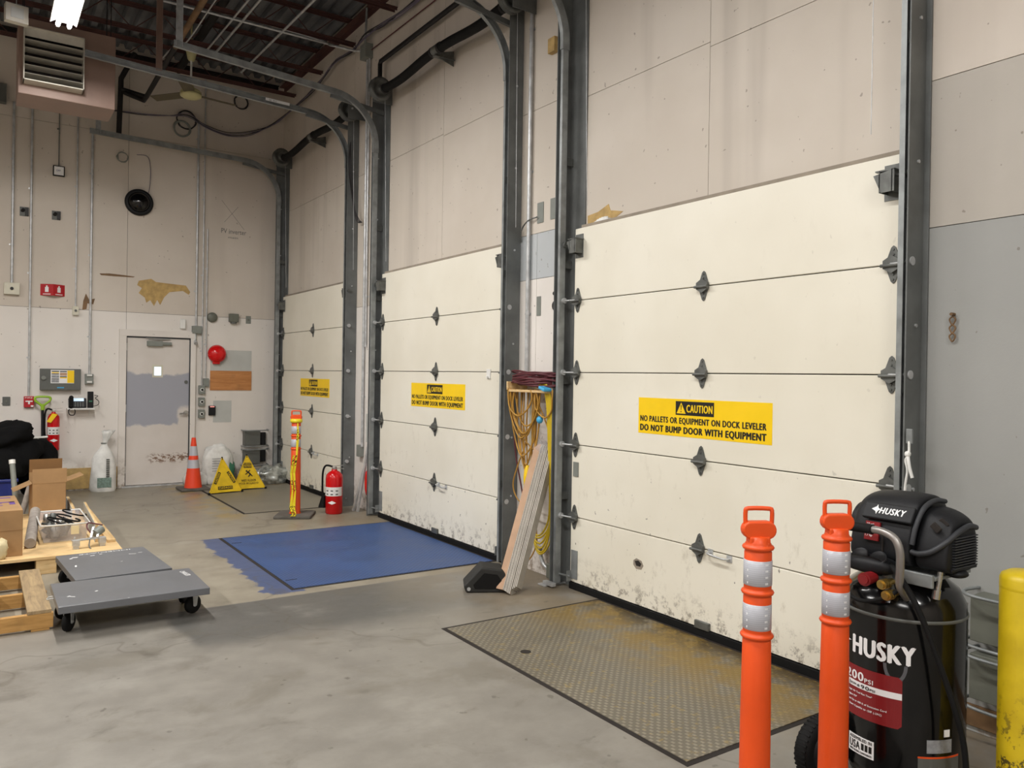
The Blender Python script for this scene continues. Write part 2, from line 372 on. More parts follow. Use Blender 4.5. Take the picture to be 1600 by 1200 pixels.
    def blob(s, c, r, seed=0, amp=.15, freq=2.0, flat=None, n=28, p=1.0):
        vs = []; m = n//2
        for i in range(m+1):
            th = PI*i/m
            for k in range(n):
                ph = 2*PI*k/n
                d = Vector((math.sin(th)*math.cos(ph), math.sin(th)*math.sin(ph), math.cos(th)))
                e = Vector([math.copysign(abs(q)**p, q) for q in d])
                g = 1+amp*noise.noise(d*freq+Vector((seed*3.1, seed, 0)))+amp*.5*abs(noise.noise(d*freq*2.7+Vector((seed, 9, 0))))*2
                q = Vector((e.x*r[0], e.y*r[1], e.z*r[2]))*g + Vector(c)
                if flat is not None and q.z < flat: q.z = flat
                vs.append(tuple(q))
        fs = [(i*n+k, (i+1)*n+k, (i+1)*n+(k+1) % n, i*n+(k+1) % n) for i in range(m) for k in range(n)]
        s.add(vs, fs, True); return s
    def build(s, name, mat, parent=None, bevel=0, seg=2):
        me = bpy.data.meshes.new(name); me.from_pydata(s.v, [], s.f); me.update()
        me.polygons.foreach_set('use_smooth', s.s)
        me.materials.append(M[mat] if isinstance(mat, str) else mat)
        o = bpy.data.objects.new(name, me); COL.objects.link(o)
        if parent: o.parent = parent
        if bevel:
            b = o.modifiers.new('bevel', 'BEVEL'); b.width = bevel; b.segments = seg; b.limit_method = 'ANGLE'; b.angle_limit = .7
        return o
def tag(o, label=None, cat=None, group=None, kind=None):
    if label: o['label'] = label
    if cat: o['category'] = cat
    if group: o['group'] = group
    if kind: o['kind'] = kind
    return o
def thing(name, label, cat, loc=(0, 0, 0), rz=0, group=None):
    o = bpy.data.objects.new(name, None); COL.objects.link(o); o.empty_display_size = .1
    o.location = loc; o.rotation_euler = (0, 0, rz); return tag(o, label, cat, group)
BW = 12.05    # face of the back wall
DW = 3.86     # face of the dock wall
def on_back(name, label, cat, x, z, group=None): return thing(name, label, cat, (x, BW, z), 0, group)
def on_dock(name, label, cat, y, z, X=DW, group=None): return thing(name, label, cat, (X, y, z), -PI/2, group)
def copy_tree(o, parent=None):
    c = o.copy(); COL.objects.link(c)
    if parent: c.parent = parent
    for ch in list(o.children):
        copy_tree(ch, c)
    return c
def text(s, mat, parent, x, z, wd, ht, y=-.002, bold=0.0, name='lettering', curve_r=None, shear=0, align='L', yrot=0, ex=.0004):
    """lettering as thin real mesh; x,z = left bottom corner, fitted to wd x ht; curve_r wraps it on a cylinder about local z"""
    cu = bpy.data.curves.new('t', 'FONT'); cu.body = s; cu.extrude = ex; cu.shear = shear; cu.space_character = 1.14 if bold else 1; cu.resolution_u = 3
    to = bpy.data.objects.new('t', cu); COL.objects.link(to)
    dg = bpy.context.evaluated_depsgraph_get(); me = bpy.data.meshes.new_from_object(to.evaluated_get(dg))
    bpy.data.objects.remove(to); bpy.data.curves.remove(cu)
    xs = [v.co.x for v in me.vertices]; ys = [v.co.y for v in me.vertices]
    x0, x1, y0, y1 = min(xs), max(xs), min(ys), max(ys)
    for v in me.vertices:
        a = x + (v.co.x-x0)/(x1-x0)*wd; c = z + (v.co.y-y0)/(y1-y0)*ht; d = v.co.z
        if curve_r:
            R = curve_r+.0012+d; v.co = (R*math.sin(a/curve_r), -R*math.cos(a/curve_r), c)
        else: v.co = (a, y-d, c)
    if bold:
        V = [v.co.copy() for v in me.vertices]; F = [tuple(p.vertices) for p in me.polygons]; bpy.data.meshes.remove(me)
        vs, fs = [], []; k = 0
        for dx, dz in ((-1, 0), (1, 0), (0, -.5), (0, .5), (0, 0)):
            d = bold*ht*1.25; q = len(vs)
            for c in V:
                if curve_r: a2 = math.atan2(c.x, -c.y)+dx*d/curve_r; R = math.hypot(c.x, c.y)+k*4e-5; vs.append((R*math.sin(a2), -R*math.cos(a2), c.z+dz*d))
                else: vs.append((c.x+dx*d, c.y-k*4e-5, c.z+dz*d))
            fs += [tuple(q+i for i in f) for f in F]; k += 1
        me = bpy.data.meshes.new(name); me.from_pydata(vs, [], fs)
    me.materials.clear(); me.materials.append(M[mat]); o = bpy.data.objects.new(name, me); COL.objects.link(o); o.parent = parent
    return o
def wrap_rect(mb, R, a0, a1, z0, z1, th=.0012, n=14, rc=0):
    """label wrapped on a cylinder (arc length a0..a1)"""
    vs = []
    for i in range(n+1):
        a = a0+(a1-a0)*i/n; q = a/R
        e = min(a-a0, a1-a); cut = rc-math.sqrt(max(0, rc*rc-(rc-e)**2)) if rc and e < rc else 0
        for r, zz in ((R, z0+cut), (R+th, z0+cut), (R+th, z1-cut), (R, z1-cut)):
            vs.append((r*math.sin(q), -r*math.cos(q), zz))
    fs = [(i*4+k, i*4+(k+1) % 4, (i+1)*4+(k+1) % 4, (i+1)*4+k) for i in range(n) for k in range(4)] + [(0, 1, 2, 3), (n*4+3, n*4+2, n*4+1, n*4)]
    return mb.add(vs, fs)

# ------------------------------------------------------------------ setting: floor, ceiling, walls
XL, YF, ZC = -7.5, -5.0, 6.05
fl = MB().box(XL, 4.2, YF, 12.3, -.2, 0).build('floor', 'floor'); tag(fl, 'worn grey and tan concrete warehouse floor', 'floor', None, 'structure')
mb = MB(); x = XL    # corrugated deck, flutes along y
while x < 4.0:
    mb.prism([(x, ZC+.06), (x+.02, ZC), (x+.09, ZC), (x+.11, ZC+.06), (x+.16, ZC+.06), (x+.16, ZC+.08), (x, ZC+.08)], YF, 12.3); x += .16
ce = mb.build('ceiling', 'deck'); tag(ce, 'dark corrugated metal roof deck', 'ceiling', None, 'structure')
def panels(name, label, mat0, base, plist, axis):
    root = base.build(name, mat0); tag(root, label, 'wall', None, 'structure')
    for (a0, a1, z0, z1, m) in plist:
        g = .002
        b = MB().box(a0+g, a1-g, BW, BW+.012, z0+g, z1-g) if axis == 'x' else MB().box(DW, DW+.012, a0+g, a1-g, z0+g, z1-g)
        b.build('wall_panel', m, root)
    return root
panels('wall_back', 'beige painted plywood back wall with pale lower band', 'gap', MB().box(XL-.2, 4.1, BW+.012, BW+.3, 0, ZC+.2),
       [(XL-.2, -3.18, 0, 2.43, 'wall_low'), (-3.18, -.74, 0, 2.43, 'wall_low'), (-.74, 1.70, 0, 2.43, 'wall_low'), (1.70, 4.05, 0, 2.43, 'wall_low'),
        (XL-.2, -3.18, 2.43, 4.87, 'wall_up'), (-3.18, -.74, 2.43, 4.87, 'wall_up'), (-.74, 1.70, 2.43, 4.87, 'wall_up'), (1.70, 4.05, 2.43, 4.87, 'wall_up'),
        (XL-.2, -.74, 4.87, 6.2, 'wall_up'), (-.74, 1.7, 4.87, 6.2, 'wall_up'), (1.7, 4.05, 4.87, 6.2, 'wall_up')], 'x')
pl = [(YF, 2.12, 0, 2.38, 'wall_grey'), (YF, 2.12, 2.38, 3.1, 'wall_dull'), (YF, 2.12, 3.1, 6.2, 'wall_up'),
      (2.12, 4.74, 0, 2.6, 'wall_low'), (2.12, 3.5, 2.6, 3.75, 'wall_up2'), (3.5, 4.74, 2.6, 3.78, 'wall_up2'), (2.12, 3.5, 3.75, 6.2, 'wall_up2'), (3.5, 4.74, 3.78, 6.2, 'wall_up2'),
      (4.74, 5.36, 0, 2.44, 'wall_low'), (5.36, 5.76, 0, 2.44, 'wall_low'), (4.74, 5.36, 2.44, 2.82, 'wall_blue'), (5.36, 5.76, 2.44, 2.82, 'wall_blue'),
      (4.74, 5.76, 2.82, 3.86, 'wall_up2'), (4.74, 5.76, 3.86, 6.2, 'wall_up2'),
      (5.76, 8.27, 0, 2.6, 'wall_low'), (5.76, 7.0, 2.6, 4.03, 'wall_up2'), (7.0, 8.27, 2.6, 4.05, 'wall_up2'), (5.76, 7.0, 4.03, 6.2, 'wall_up2'), (7.0, 8.27, 4.05, 6.2, 'wall_up2'),
      (8.27, 9.3, 0, 2.44, 'wall_low'), (8.27, 9.3, 2.44, 4.05, 'wall_up2'), (8.27, 9.3, 4.05, 6.2, 'wall_up'),
      (9.3, 12.05, 0, 2.6, 'wall_low'), (9.3, 10.5, 2.6, 4.05, 'wall_up2'), (10.5, 12.05, 2.6, 4.05, 'wall_up2'), (9.3, 12.05, 4.05, 6.2, 'wall_up')]
panels('wall_right', 'dock wall of painted panels holding three overhead doors', 'gap', MB().box(DW+.012, DW+.3, YF, 12.3, 0, ZC+.2), pl, 'y')
for nm, b, lb in (('wall_left', MB().box(XL-.2, XL, YF, BW, 0, ZC), 'pale wall far to the left'), ('wall_front', MB().box(XL-.2, 4.1, YF-.2, YF, 0, ZC), 'pale wall behind the viewer')):
    tag(b.build(nm, 'wall_up'), lb, 'wall', None, 'structure')
# broken skirting board
tag(MB().box(.55, 1.64, BW-.014, BW, .02, .30).build('baseboard_back', 'bare_ply', None, .002), 'torn plywood skirting left of the grey door', 'baseboard', None, 'structure')
tag(MB().box(DW-.014, DW, .6, 1.98, .03, .13).build('baseboard_right', 'rust_pipe', None, .002), 'scuffed brown skirting below the wall bracket', 'baseboard', None, 'structure')

# joists: top chord, bottom chord, web bars - one thing each
for k, jy in enumerate((4.6, 5.8, 7.0, 8.15, 9.33, 10.45, 11.55)):
    where = ('over the near dock door', 'beside the pillar hose hook', 'over the middle of the blue plate', 'just in front of the middle torsion drum', 'carrying the pale conduit', 'behind the cream ceiling fan', 'farthest, next to the back wall')[k]
    t = thing('roof_joist', 'rust red open web roof joist '+where, 'joist', (0, jy, ZC), 0, 'roof joists')
    for zz, nm in ((-.03, 'top_chord'), (-.31, 'bottom_chord')):
        m = MB()
        for yy in (-.03, .03): m.box(XL, DW, yy-.018, yy+.018, zz-.004, zz+.004); m.box(XL, DW, yy-.0025, yy+.0025, zz-.03, zz)
        m.build(nm, 'joist_red', t)
    m = MB(); x = XL; q = 0
    while x < DW-.3:
        m.cyl((x, 0, -.05 if q else -.33), (x+.3, 0, -.33 if q else -.05), .006, n=6, caps=False); x += .3; q ^= 1
    m.build('web', 'joist_red', t)
tag(MB().box(DW-.08, DW, YF, BW, ZC-.07, ZC-.062).box(DW-.008, DW, YF, BW, ZC-.14, ZC-.06).build('ledger_angle', 'joist_red'), 'rust red steel ledger angle along the top of the dock wall', 'steel angle')
tag(MB().box(XL+.01, DW-.1, BW-.05, BW-.002, ZC-.07, ZC-.06).box(XL+.01, DW-.1, BW-.01, BW-.002, ZC-.16, ZC-.07).build('ledger_angle', 'black_iron'), 'dark steel ledger angle along the top of the back wall', 'steel angle')

# ------------------------------------------------------------------ strip light fixtures
for i, (x, y, z, ln) in enumerate(LAMPS):
    t = thing('fluorescent_fixture', ('twin tube fluorescent strip glowing above the brown heater', 'fluorescent strip hung nearest the viewer over the aisle', 'fluorescent strip behind the viewer over the aisle', 'fluorescent strip far left near the back wall', 'fluorescent strip far left beside the viewer', 'fluorescent strip far left behind the viewer')[i], 'ceiling light', (x, y, z), 0, 'strip lights')
    MB().box(-.04, .04, -ln/2, ln/2, .0, .05).build('housing', 'white_plastic', t, .004)
    MB().prism([(-.11, -.01), (-.04, .04), (.04, .04), (.11, -.01), (.105, -.015), (.04, .03), (-.04, .03), (-.105, -.015)], -ln/2, ln/2).build('reflector', 'white_plastic', t)
    for s in (-1, 1):
        MB().cyl((s*.045, -ln/2+.02, -.03), (s*.045, ln/2-.02, -.03), .019, n=12).build('tube', 'tube_light', t)
        MB().box(s*.045-.012, s*.045+.012, -ln/2, -ln/2+.02, -.05, .02).box(s*.045-.012, s*.045+.012, ln/2-.02, ln/2, -.05, .02).build('tube_holder', 'white_plastic', t)
    for s in (-1, 1): MB().cyl((0, s*ln*.4, .05), (0, s*ln*.4, ZC-z-.0), .004, n=6).build('hanger_rod', 'galv', t)

# ------------------------------------------------------------------ overhead dock doors (local x runs along the wall, front faces -y)
PH = .553; DWID = 2.62
def hinge(kind):
    m = MB(); hz = .095; hx = .036
    m.prism([(0, hz), (.012, hz-.01), (hx, .022), (hx, -.022), (.012, -hz+.01), (0, -hz), (-.012, -hz+.01), (-hx, -.022), (-hx, .022), (-.012, hz-.01)], -.007, 0)
    m.prism([(-hx*1.25, .02), (0, .045), (hx*1.25, .02), (hx*1.25, -.02), (0, -.045), (-hx*1.25, -.02)], -.026, -.006)
    m.cyl((-.052, -.032, -.006), (.052, -.032, -.006), .009, n=10)
    for a, c in ((0, .075), (0, -.075), (0, .05), (0, -.05)): m.cyl((a, -.007, c), (a, -.012, c), .006, n=8)
    return m
def roller(side):
    m = MB(); s = side
    m.cyl((0, -.032, 0), (s*.12, -.05, 0), .006, n=8); m.cyl((s*.10, -.05, 0), (s*.125, -.05, 0), .022, n=14); return m
def dock_door(idx, Y0, where):
    root = on_dock('door_%d' % idx, 'cream sectional overhead dock door '+where, 'overhead door', Y0, 0, 3.80); root['kind'] = 'structure'
    for k in range(5):
        MB().box(.0, DWID, 0, .05, .045+k*PH if k == 0 else k*PH+.003, (k+1)*PH-.003).build('door_panel', 'door', root, .004)
    MB().box(.01, DWID-.01, .02, .048, .05, 5*PH-.01).build('core', 'gap', root)
    MB().box(.0, DWID, -.012, .05, .0, .05).box(0, DWID, .0, .05, .04, .06).build('bottom_seal', 'black_rubber', root, .004)
    hs = hinge(0)
    for k in range(1, 5):
        for x in (.045, DWID/2-.0, DWID-.06):
            h = hinge(0); h.v = [(a+x, b, c+k*PH) for a, b, c in h.v]; h.build('hinge', 'dark_steel', root)
        for x, sd in ((.045, -1), (DWID-.06, 1)):
            r = roller(sd); r.v = [(a+x, b, c+k*PH) for a, b, c in r.v]; r.build('roller', 'galv', root)
    for x, sd in ((.055, -1), (DWID-.07, 1)):
        z = 5*PH-.14; m = MB()
        m.box(x-.045, x+.045, -.004, 0, z-.09, z+.09)
        m.prism([(x-.06, z+.03), (x+.05, z+.05), (x+.05, z-.06), (x-.02, z-.06)], -.08, -.074)
        m.box(x-.05, x+.05, -.08, -.0, z+.045, z+.052); m.box(x-.03, x-.025, -.08, 0, z-.06, z+.05); m.box(x+.035, x+.04, -.08, 0, z-.06, z+.05)
        m.cyl((x, -.05, z+.02), (x+sd*.12, -.05, z+.02), .006, n=8); m.cyl((x+sd*.10, -.05, z+.02), (x+sd*.125, -.05, z+.02), .022, n=14)
        m.build('top_bracket', 'dark_steel', root)
        m = MB(); m.box(x-.04, x+.035, -.006, 0, .08, .30); m.box(x-.04, x-.035, -.05, 0, .06, .14); m.cyl((x-.02, -.03, .1), (x+sd*.13, -.05, .1), .008, n=8)
        m.build('bottom_bracket', 'track', root, .001)
    m = MB(); hx = DWID/2+.09; z = PH*1-.02+.02     # lift handle beside the lowest centre hinge
    m.tube([(hx, 0, z-.01), (hx, -.03, z-.01), (hx+.03, -.045, z-.012), (hx+.12, -.045, z-.02), (hx+.15, -.03, z-.022), (hx+.15, 0, z-.022)], .007, 8, 4)
    m.box(hx-.02, hx+.02, -.004, 0, z-.03, z+.012); m.box(hx+.13, hx+.17, -.004, 0, z-.042, z); m.build('lift_handle', 'galv', root)
    MB().box(DWID/2-.02, DWID/2+.1, -.02, .0, .05, .1).build('step_plate', 'dark_steel', root, .004)
    return root
dock_door(2, 4.775, 'nearest the viewer, beside the black compressor')
dock_door(3, 8.28, 'in the middle, behind the blue leveler plate')
dock_door(4, 11.79, 'farthest, by the corner with the back wall')

def caution_sign(yc, zc, where):
    t = on_dock('caution_sign', 'yellow caution sign with black lettering on the '+where, 'sign', yc, zc, 3.80, 'caution signs on the dock doors')
    W2, H2 = .556, .122
    MB().box(-W2, W2, -.0016, 0, -H2, H2).build('sign_face', 'yellow_sign', t)
    MB().box(-.205, .12, -.0026, -.0016, .018, .108).build('header_block', 'black_ink', t)
    MB().prism([(-.196, .028), (-.156, .1), (-.116, .028)], -.0034, -.0026).build('warning_triangle', 'yellow_sign', t)
    MB().prism([(-.16, .083), (-.152, .083), (-.154, .05), (-.158, .05)], -.0042, -.0034).box(-.16, -.152, -.0042, -.0034, .036, .044).build('exclamation_mark', 'black_ink', t)
    text('CAUTION', 'yellow_sign', t, -.108, .038, .215, .048, -.003, .035)
    text('NO PALLETS OR EQUIPMENT ON DOCK LEVELER', 'black_ink', t, -.535, -.046, 1.05, .046, -.002, .045)
    text('DO NOT BUMP DOOR WITH EQUIPMENT', 'black_ink', t, -.535, -.110, 1.05, .050, -.002, .055)
def door_mark(name, label, y, z, build):
    t = on_dock(name, label, 'door mark', y, z, 3.80); build(t)
door_mark('door_hole', 'small dark punched hole low on the nearest dock door', 4.02, .335, lambda t: (MB().prism([(-.05, .02), (-.02, .04), (.03, .03), (.05, .0), (.03, -.03), (-.02, -.035), (-.05, -.01)], -.0015, 0).build('torn_edge', 'brown_sack', t), MB().prism([(-.035, .018), (.0, .028), (.03, .01), (.02, -.012), (-.02, -.012)], -.0022, -.0015).build('hole', 'gap', t)))
door_mark('latch_plate', 'small white latch plate on upper right of the middle door', 5.98, 1.645, lambda t: MB().box(-.03, .03, -.012, 0, -.045, .04).cyl((0, -.012, -.03), (0, -.03, -.03), .01, n=10).build('plate', 'white_plastic', t, .003))
door_mark('strike_plate', 'small grey plate at left edge of the nearest dock door', 4.72, .92, lambda t: MB().box(-.03, .03, -.008, 0, -.055, .055).build('plate', 'grey_box', t, .002))
caution_sign(3.485, 1.369, 'nearest dock door')
caution_sign(6.951, 1.418, 'middle dock door')
caution_sign(10.408, 1.428, 'farthest dock door')

# ------------------------------------------------------------------ door frames, tracks, torsion gear
CH = [(-.026, -.014), (.026, -.014), (.026, .014), (.022, .014), (.022, -.010), (-.022, -.010), (-.022, .014), (-.026, .014)]
CHF = [(a, -b) for a, b in reversed(CH)]
def arc(cx, cz, r, a0, a1, n=10): return [(cx+r*math.cos(a0+(a1-a0)*i/n), cz+r*math.sin(a0+(a1-a0)*i/n)) for i in range(n+1)]
def track(Y, xe, ze, side, where, hang=None):
    t = thing('door_track', 'galvanised steel roller track '+where, 'door track', (0, Y, 0), 0, 'dock door tracks')
    X = 3.735
    MB().sweep([(X, .03), (X, 1.4), (X, 4.15)], CH if side > 0 else CHF).build('vertical_track', 'track', t)
    zr = 4.74
    path = arc(X-.52, 4.22, .52, 0, PI/2-.05, 12)
    MB().sweep([(X, 4.15)]+path+[(xe, ze)], [(a*1.25, b*1.3) for a, b in (CH if side > 0 else CHF)]).build('curved_track', 'track', t)
    if hang:
        MB().box(hang-.03, hang+.03, .0, .003, ze-.02, ZC-.3).box(hang-.03, hang-.027, -.03, .0, ze-.02, ZC-.3).box(hang+.027, hang+.03, -.03, 0, ze-.02, ZC-.3).build('hanger_angle', 'heater_brown' if side < 0 else 'galv', t)
    for z in (.7, 1.6, 2.5, 3.3): MB().box(X-.01, DW-.005, side*.014-.002, side*.014+.002, z-.03, z+.03).build('track_bracket', 'dark_steel', t)
    m = MB().bar((3.2, side*.02, 4.70), (3.84, side*.02, 4.62), .03, .045); m.build('brace_arm', 'steel_post', t)
    return t
track(11.86, 1.2, 4.80, 1, 'on the corner side of the farthest dock door', 1.3)
track(9.20, .88, 4.87, -1, 'on the near side of the farthest dock door', 1.58)
track(8.37, 1.57, 4.86, 1, 'on the far side of the middle dock door', 1.62)
track(5.66, 1.5, 4.86, -1, 'on the near side of the middle dock door', 1.55)
track(4.86, 1.5, 4.86, 1, 'on the far side of the nearest dock door', 1.55)
track(2.13, 1.5, 4.86, -1, 'on the near side of the nearest dock door', 1.55)
def jamb(yl, y0, y1, where, h=4.85, foot=False):
    """yl: the projecting leg; y0..y1: flat leg on the wall"""
    t = thing('steel_door_jamb', 'dark grey painted steel angle jamb '+where, 'door jamb', (0, 0, 0), 0, 'dock door jambs')
    MB().box(DW-.012, DW-.002, min(y0, y1), max(y0, y1), 0, h).build('wall_leg', 'steel_post', t, .001)
    MB().box(3.712, DW-.004, yl-.004, yl+.004, 0, h).build('projecting_leg', 'steel_post', t, .001)
    for z in (.6, 1.1, 1.9, 2.7, 3.4, 4.1): MB().cyl((3.79, yl-.012, z), (3.79, yl+.012, z), .009, n=8).build('bolt', 'galv', t)
    if foot: MB().box(3.64, DW, yl-.03, yl+.06, 0, .012).box(3.66, 3.7, yl-.1, yl+.02, .012, .04).build('foot_plate', 'galv', t, .003)
jamb(11.92, 11.74, 12.04, 'at the corner of the farthest door')
jamb(9.14, 9.14, 9.3, 'on the near side of the farthest door')
jamb(8.42, 8.24, 8.44, 'on the far side of the middle door')
jamb(5.6, 5.6, 5.78, 'on the near side of the middle door')
jamb(4.92, 4.72, 4.94, 'on the far side of the nearest door', foot=True)
jamb(2.1, 2.07, 2.2, 'on the near side of the nearest door')

def torsion(Ya, Yb, where):
    """Ya > Yb ends; spring shaft above a door"""
    t = thing('torsion_spring_assembly', 'black torsion spring shaft with cable drums above the '+where, 'spring shaft', (3.66, (Ya+Yb)/2, 4.78), 0, 'torsion shafts')
    h = (Ya-Yb)/2
    MB().cyl((0, -h-.1, 0), (0, h+.1, 0), .0127, n=10).build('shaft', 'galv', t)
    for s in (1, -1):
        MD = Matrix.Translation((0, s*h, 0)) @ Matrix.Rotation(PI/2, 4, 'X')
        MB().lathe([(.02, -.05), (.07, -.05), (.085, -.035), (.13, -.03), (.13, -.022), (.10, -.018), (.10, .018), (.13, .022), (.13, .03), (.085, .035), (.085, .02), (.03, .02), (.02, .05)], 26, MD).build('cable_drum', 'dark_steel', t)
        m = MB()
        for k in range(5):
            a = k*2*PI/5; m.bar((.03*math.cos(a), s*h, .03*math.sin(a)), (.1*math.cos(a), s*h, .1*math.sin(a)), .07, .012, (0, 1, 0))
        m.build('drum_spokes', 'dark_steel', t)
        MB().box(-.05, .19, s*(h+.09)-.004, s*(h+.09)+.004, -.12, .08).build('bearing_plate', 'steel_post', t, .002)
        MB().cyl((.06, s*h, -.09), (.09, s*(h-.02), -1.9), .0022, n=5).build('lift_cable', 'galv', t)
    for s in (1, -1):
        pts = [(0, s*.06, .0), (0, s*.3, -.01), (0, s*.6, -.035), (0, s*.85, -.045), (0, s*(h-.14), -.03)]
        m = MB().tube(pts, .045, 16, 6); m.build('spring', 'black_rubber', t)
        for k in (0, 4): MB().cyl(pts[k], (pts[k][0], pts[k][1]+.03*s, pts[k][2]), .050, n=16).build('winding_cone', 'black_iron', t)
    MB().box(-.03, .19, -.03, .03, -.07, -.062).prism([(.19, -.12), (.19, .03), (-.02, -.03), (-.02, -.06)], -.004, .004).cyl((0, -.05, 0), (0, .05, 0), .05, n=14).build('centre_bracket', 'dark_steel', t)
torsion(11.53, 8.98, 'farthest dock door')
torsion(8.1, 5.5, 'middle dock door')
torsion(4.6, 2.3, 'nearest dock door')

# ------------------------------------------------------------------ dock levelers in the floor
def leveler(x0, x1, y0, y1, mat, label, slots=True):
    t = thing('dock_leveler', label, 'dock leveler', (0, 0, 0), 0, 'dock levelers'); g = .024
    MB().box(x0-g, x0+.004, y0-g, y1+g, 0, .0018).box(x0+.004, x1+.05, y0-g, y0+.004, 0, .0018).box(x0+.004, x1+.05, y1-.004, y1+g, 0, .0018).box(x1, x1+.05, y0+.004, y1-.004, 0, .0018).build('pit_edge', 'gap', t)
    MB().box(x0+.004, x1, y0+.004, y1-.004, .0, .0055).build('deck_plate', mat, t, .001)
    if slots:
        for k in (.12, .86):
            yy = y0+(y1-y0)*k; MB().box(x0+.02, x0+.11, yy-.006, yy+.006, .005, .0068).build('lifting_slot', 'gap', t)
    return t
lv = leveler(2.50, 3.76, 2.33, 4.40, 'plate_tan', 'worn tan tread plate leveler with yellow stains at nearest dock door', False)
MB().cyl((2.685, 3.78, .005), (2.685, 3.78, .007), .032, n=18).build('lift_ring_hole', 'gap', lv)
leveler(1.985, 3.76, 5.81, 7.93, 'plate_blue', 'blue painted tread plate leveler at the middle dock door')
leveler(2.56, 3.76, 9.2, 11.32, 'plate_grey', 'dull grey leveler plate at the farthest dock door', False)

# ------------------------------------------------------------------ man door (door_1) and back wall items
d = on_back('door_1', 'beige personnel door with a grey repainted middle and small window', 'door', 1.66, 0); d['kind'] = 'structure'
m = MB().box(.045, .87, -.02, 0, .03, 2.09); m.build('door_leaf', 'man_door', d, .002)
m = MB(); m.box(-.05, .04, -.05, 0, 0, 2.10); m.box(.88, .95, -.05, 0, 0, 2.10); m.box(-.05, .95, -.05, 0, 2.10, 2.19); m.build('door_frame', 'wall_low', d, .003)
m = MB(); m.box(.041, .05, -.03, -.021, 0.03, 2.08); m.box(.865, .879, -.03, -.021, .03, 2.08); m.box(.041, .879, -.03, -.021, 2.08, 2.099); m.build('door_stop', 'grey_trim', d)
MB().box(.0, .92, -.06, 0, 0, .022).build('threshold', 'galv', d, .002)
w_ = MB().box(.375, .515, -.026, -.018, 1.53, 1.71).build('vision_pane_frame', 'pink_sign', d, .002)
MB().box(.40, .49, -.028, -.024, 1.56, 1.68).build('vision_pane', 'lit_window', w_)
m = MB().box(.30, .50, -.075, -.022, 1.97, 2.04).cyl((.50, -.05, 2.005), (.62, -.05, 2.005), .024, n=14); m.build('door_closer', 'grey_box', d, .003)
MB().bar((.32, -.06, 2.055), (.60, -.05, 2.075), .02, .006).bar((.60, -.05, 2.075), (.28, -.06, 2.085), .02, .006).build('closer_arm', 'track', d)
MB().cyl((.83, -.02, 1.02), (.83, -.03, 1.02), .04, n=18).tube([(.83, -.03, 1.02), (.83, -.07, 1.02), (.80, -.075, 1.02), (.73, -.075, 1.018)], .011, 10, 4).build('lever_handle', 'chrome', d)
MB().cyl((.825, -.02, 1.47), (.825, -.034, 1.47), .024, n=16).build('deadbolt', 'panel_grey', d)
for z in (.25, 1.1, 1.95): MB().cyl((.042, -.028, z-.05), (.042, -.028, z+.05), .008, n=8).build('door_hinge', 'galv', d)

def conduit(x, z0, z1, where, r=.013, bend=None, mat='galv', yoff=.02):
    t = on_back('conduit_pipe', 'metal conduit '+where, 'conduit', x, z0, 'back wall conduits')
    m = MB().cyl((0, -yoff, 0), (0, -yoff, z1-z0), r, n=10); 
    if bend: m.tube([(0, -yoff, z1-z0), (0, -yoff, z1-z0+.05), bend], r, 8, 4)
    m.build('pipe', mat, t)
    z = .5
    while z < z1-z0:
        MB().box(-r-.018, r+.004, -.003, 0, z-.01, z+.01).cyl((0, -yoff, z-.008), (0, -yoff, z+.008), r+.003, n=10).build('strap', mat, t); z += 1.1
    return t
conduit(.355, 2.72, 5.05, 'running down to the cream wall box at far left', .016)
conduit(.557, 1.27, 5.6, 'running down to the red pull station', .014)
conduit(.863, 4.30, 5.3, 'thin and dark above the small white notice box', .006, mat='dark_steel')
conduit(1.078, 2.47, 5.6, 'ending at the small cream box above the dark panel', .010)
conduit(1.255, 1.57, 4.85, 'running down to the outlet box above the phone', .016)
conduit(2.612, 2.28, 5.2, 'running down to the grey box at the door head', .015)
conduit(2.70, 1.42, 5.9, 'long and thin above the three push buttons', .009)
conduit(2.755, 1.52, 3.7, 'short one ending at the grey box left of the plywood', .009)

def wbox(name, label, cat, x, z, wd, ht, dp, mat, bev=.004, extra=None, group=None):
    t = on_back(name, label, cat, x, z, group); MB().box(-wd/2, wd/2, -dp, 0, -ht/2, ht/2).build('enclosure', mat, t, bev)
    if extra: extra(t, dp)
    return t
def knob(mat='black_ink', r=.02): return lambda t, dp: MB().cyl((0, -dp, 0), (0, -dp-.012, 0), r, n=14).build('button', mat, t)
wbox('junction_box', 'grey junction box high at the left edge of the back wall', 'junction box', .20, 5.12, .14, .24, .1, 'panel_grey')
wbox('switch_box', 'cream square wall box with one black button', 'switch box', .355, 2.65, .17, .15, .06, 'pink_sign', extra=knob())
wbox('switch_plate', 'small grey switch plate at the left edge', 'switch plate', .313, 1.203, .085, .115, .012, 'panel_grey', extra=lambda t, dp: MB().box(-.008, .008, -dp-.01, -dp, -.015, .015).build('toggle', 'olive_box', t))
wbox('outlet_box', 'small cream box under a thin conduit above the dark panel', 'outlet box', 1.078, 2.41, .075, .12, .05, 'pink_sign', extra=knob('panel_grey', .016))
def notice(t, dp):
    MB().box(-.055, .055, -dp-.002, -dp, -.055, .055).build('notice_card', 'white_ink', t)
    text('OFF', 'blue_bin', t, -.03, -.01, .05, .025, -dp-.003)
wbox('notice_box', 'small dark framed white notice box hung on a thin cable', 'wall box', .863, 4.24, .135, .135, .04, 'black_plastic', extra=notice)
wbox('outlet_box', 'grey outlet box with plugs above the desk phone', 'outlet box', 1.25, 1.50, .10, .135, .06, 'grey_box', extra=lambda t, dp: [MB().box(-.03, .03, -dp-.02, -dp, z-.012, z+.012).build('plug', 'white_plastic', t) for z in (.05, -.04)])
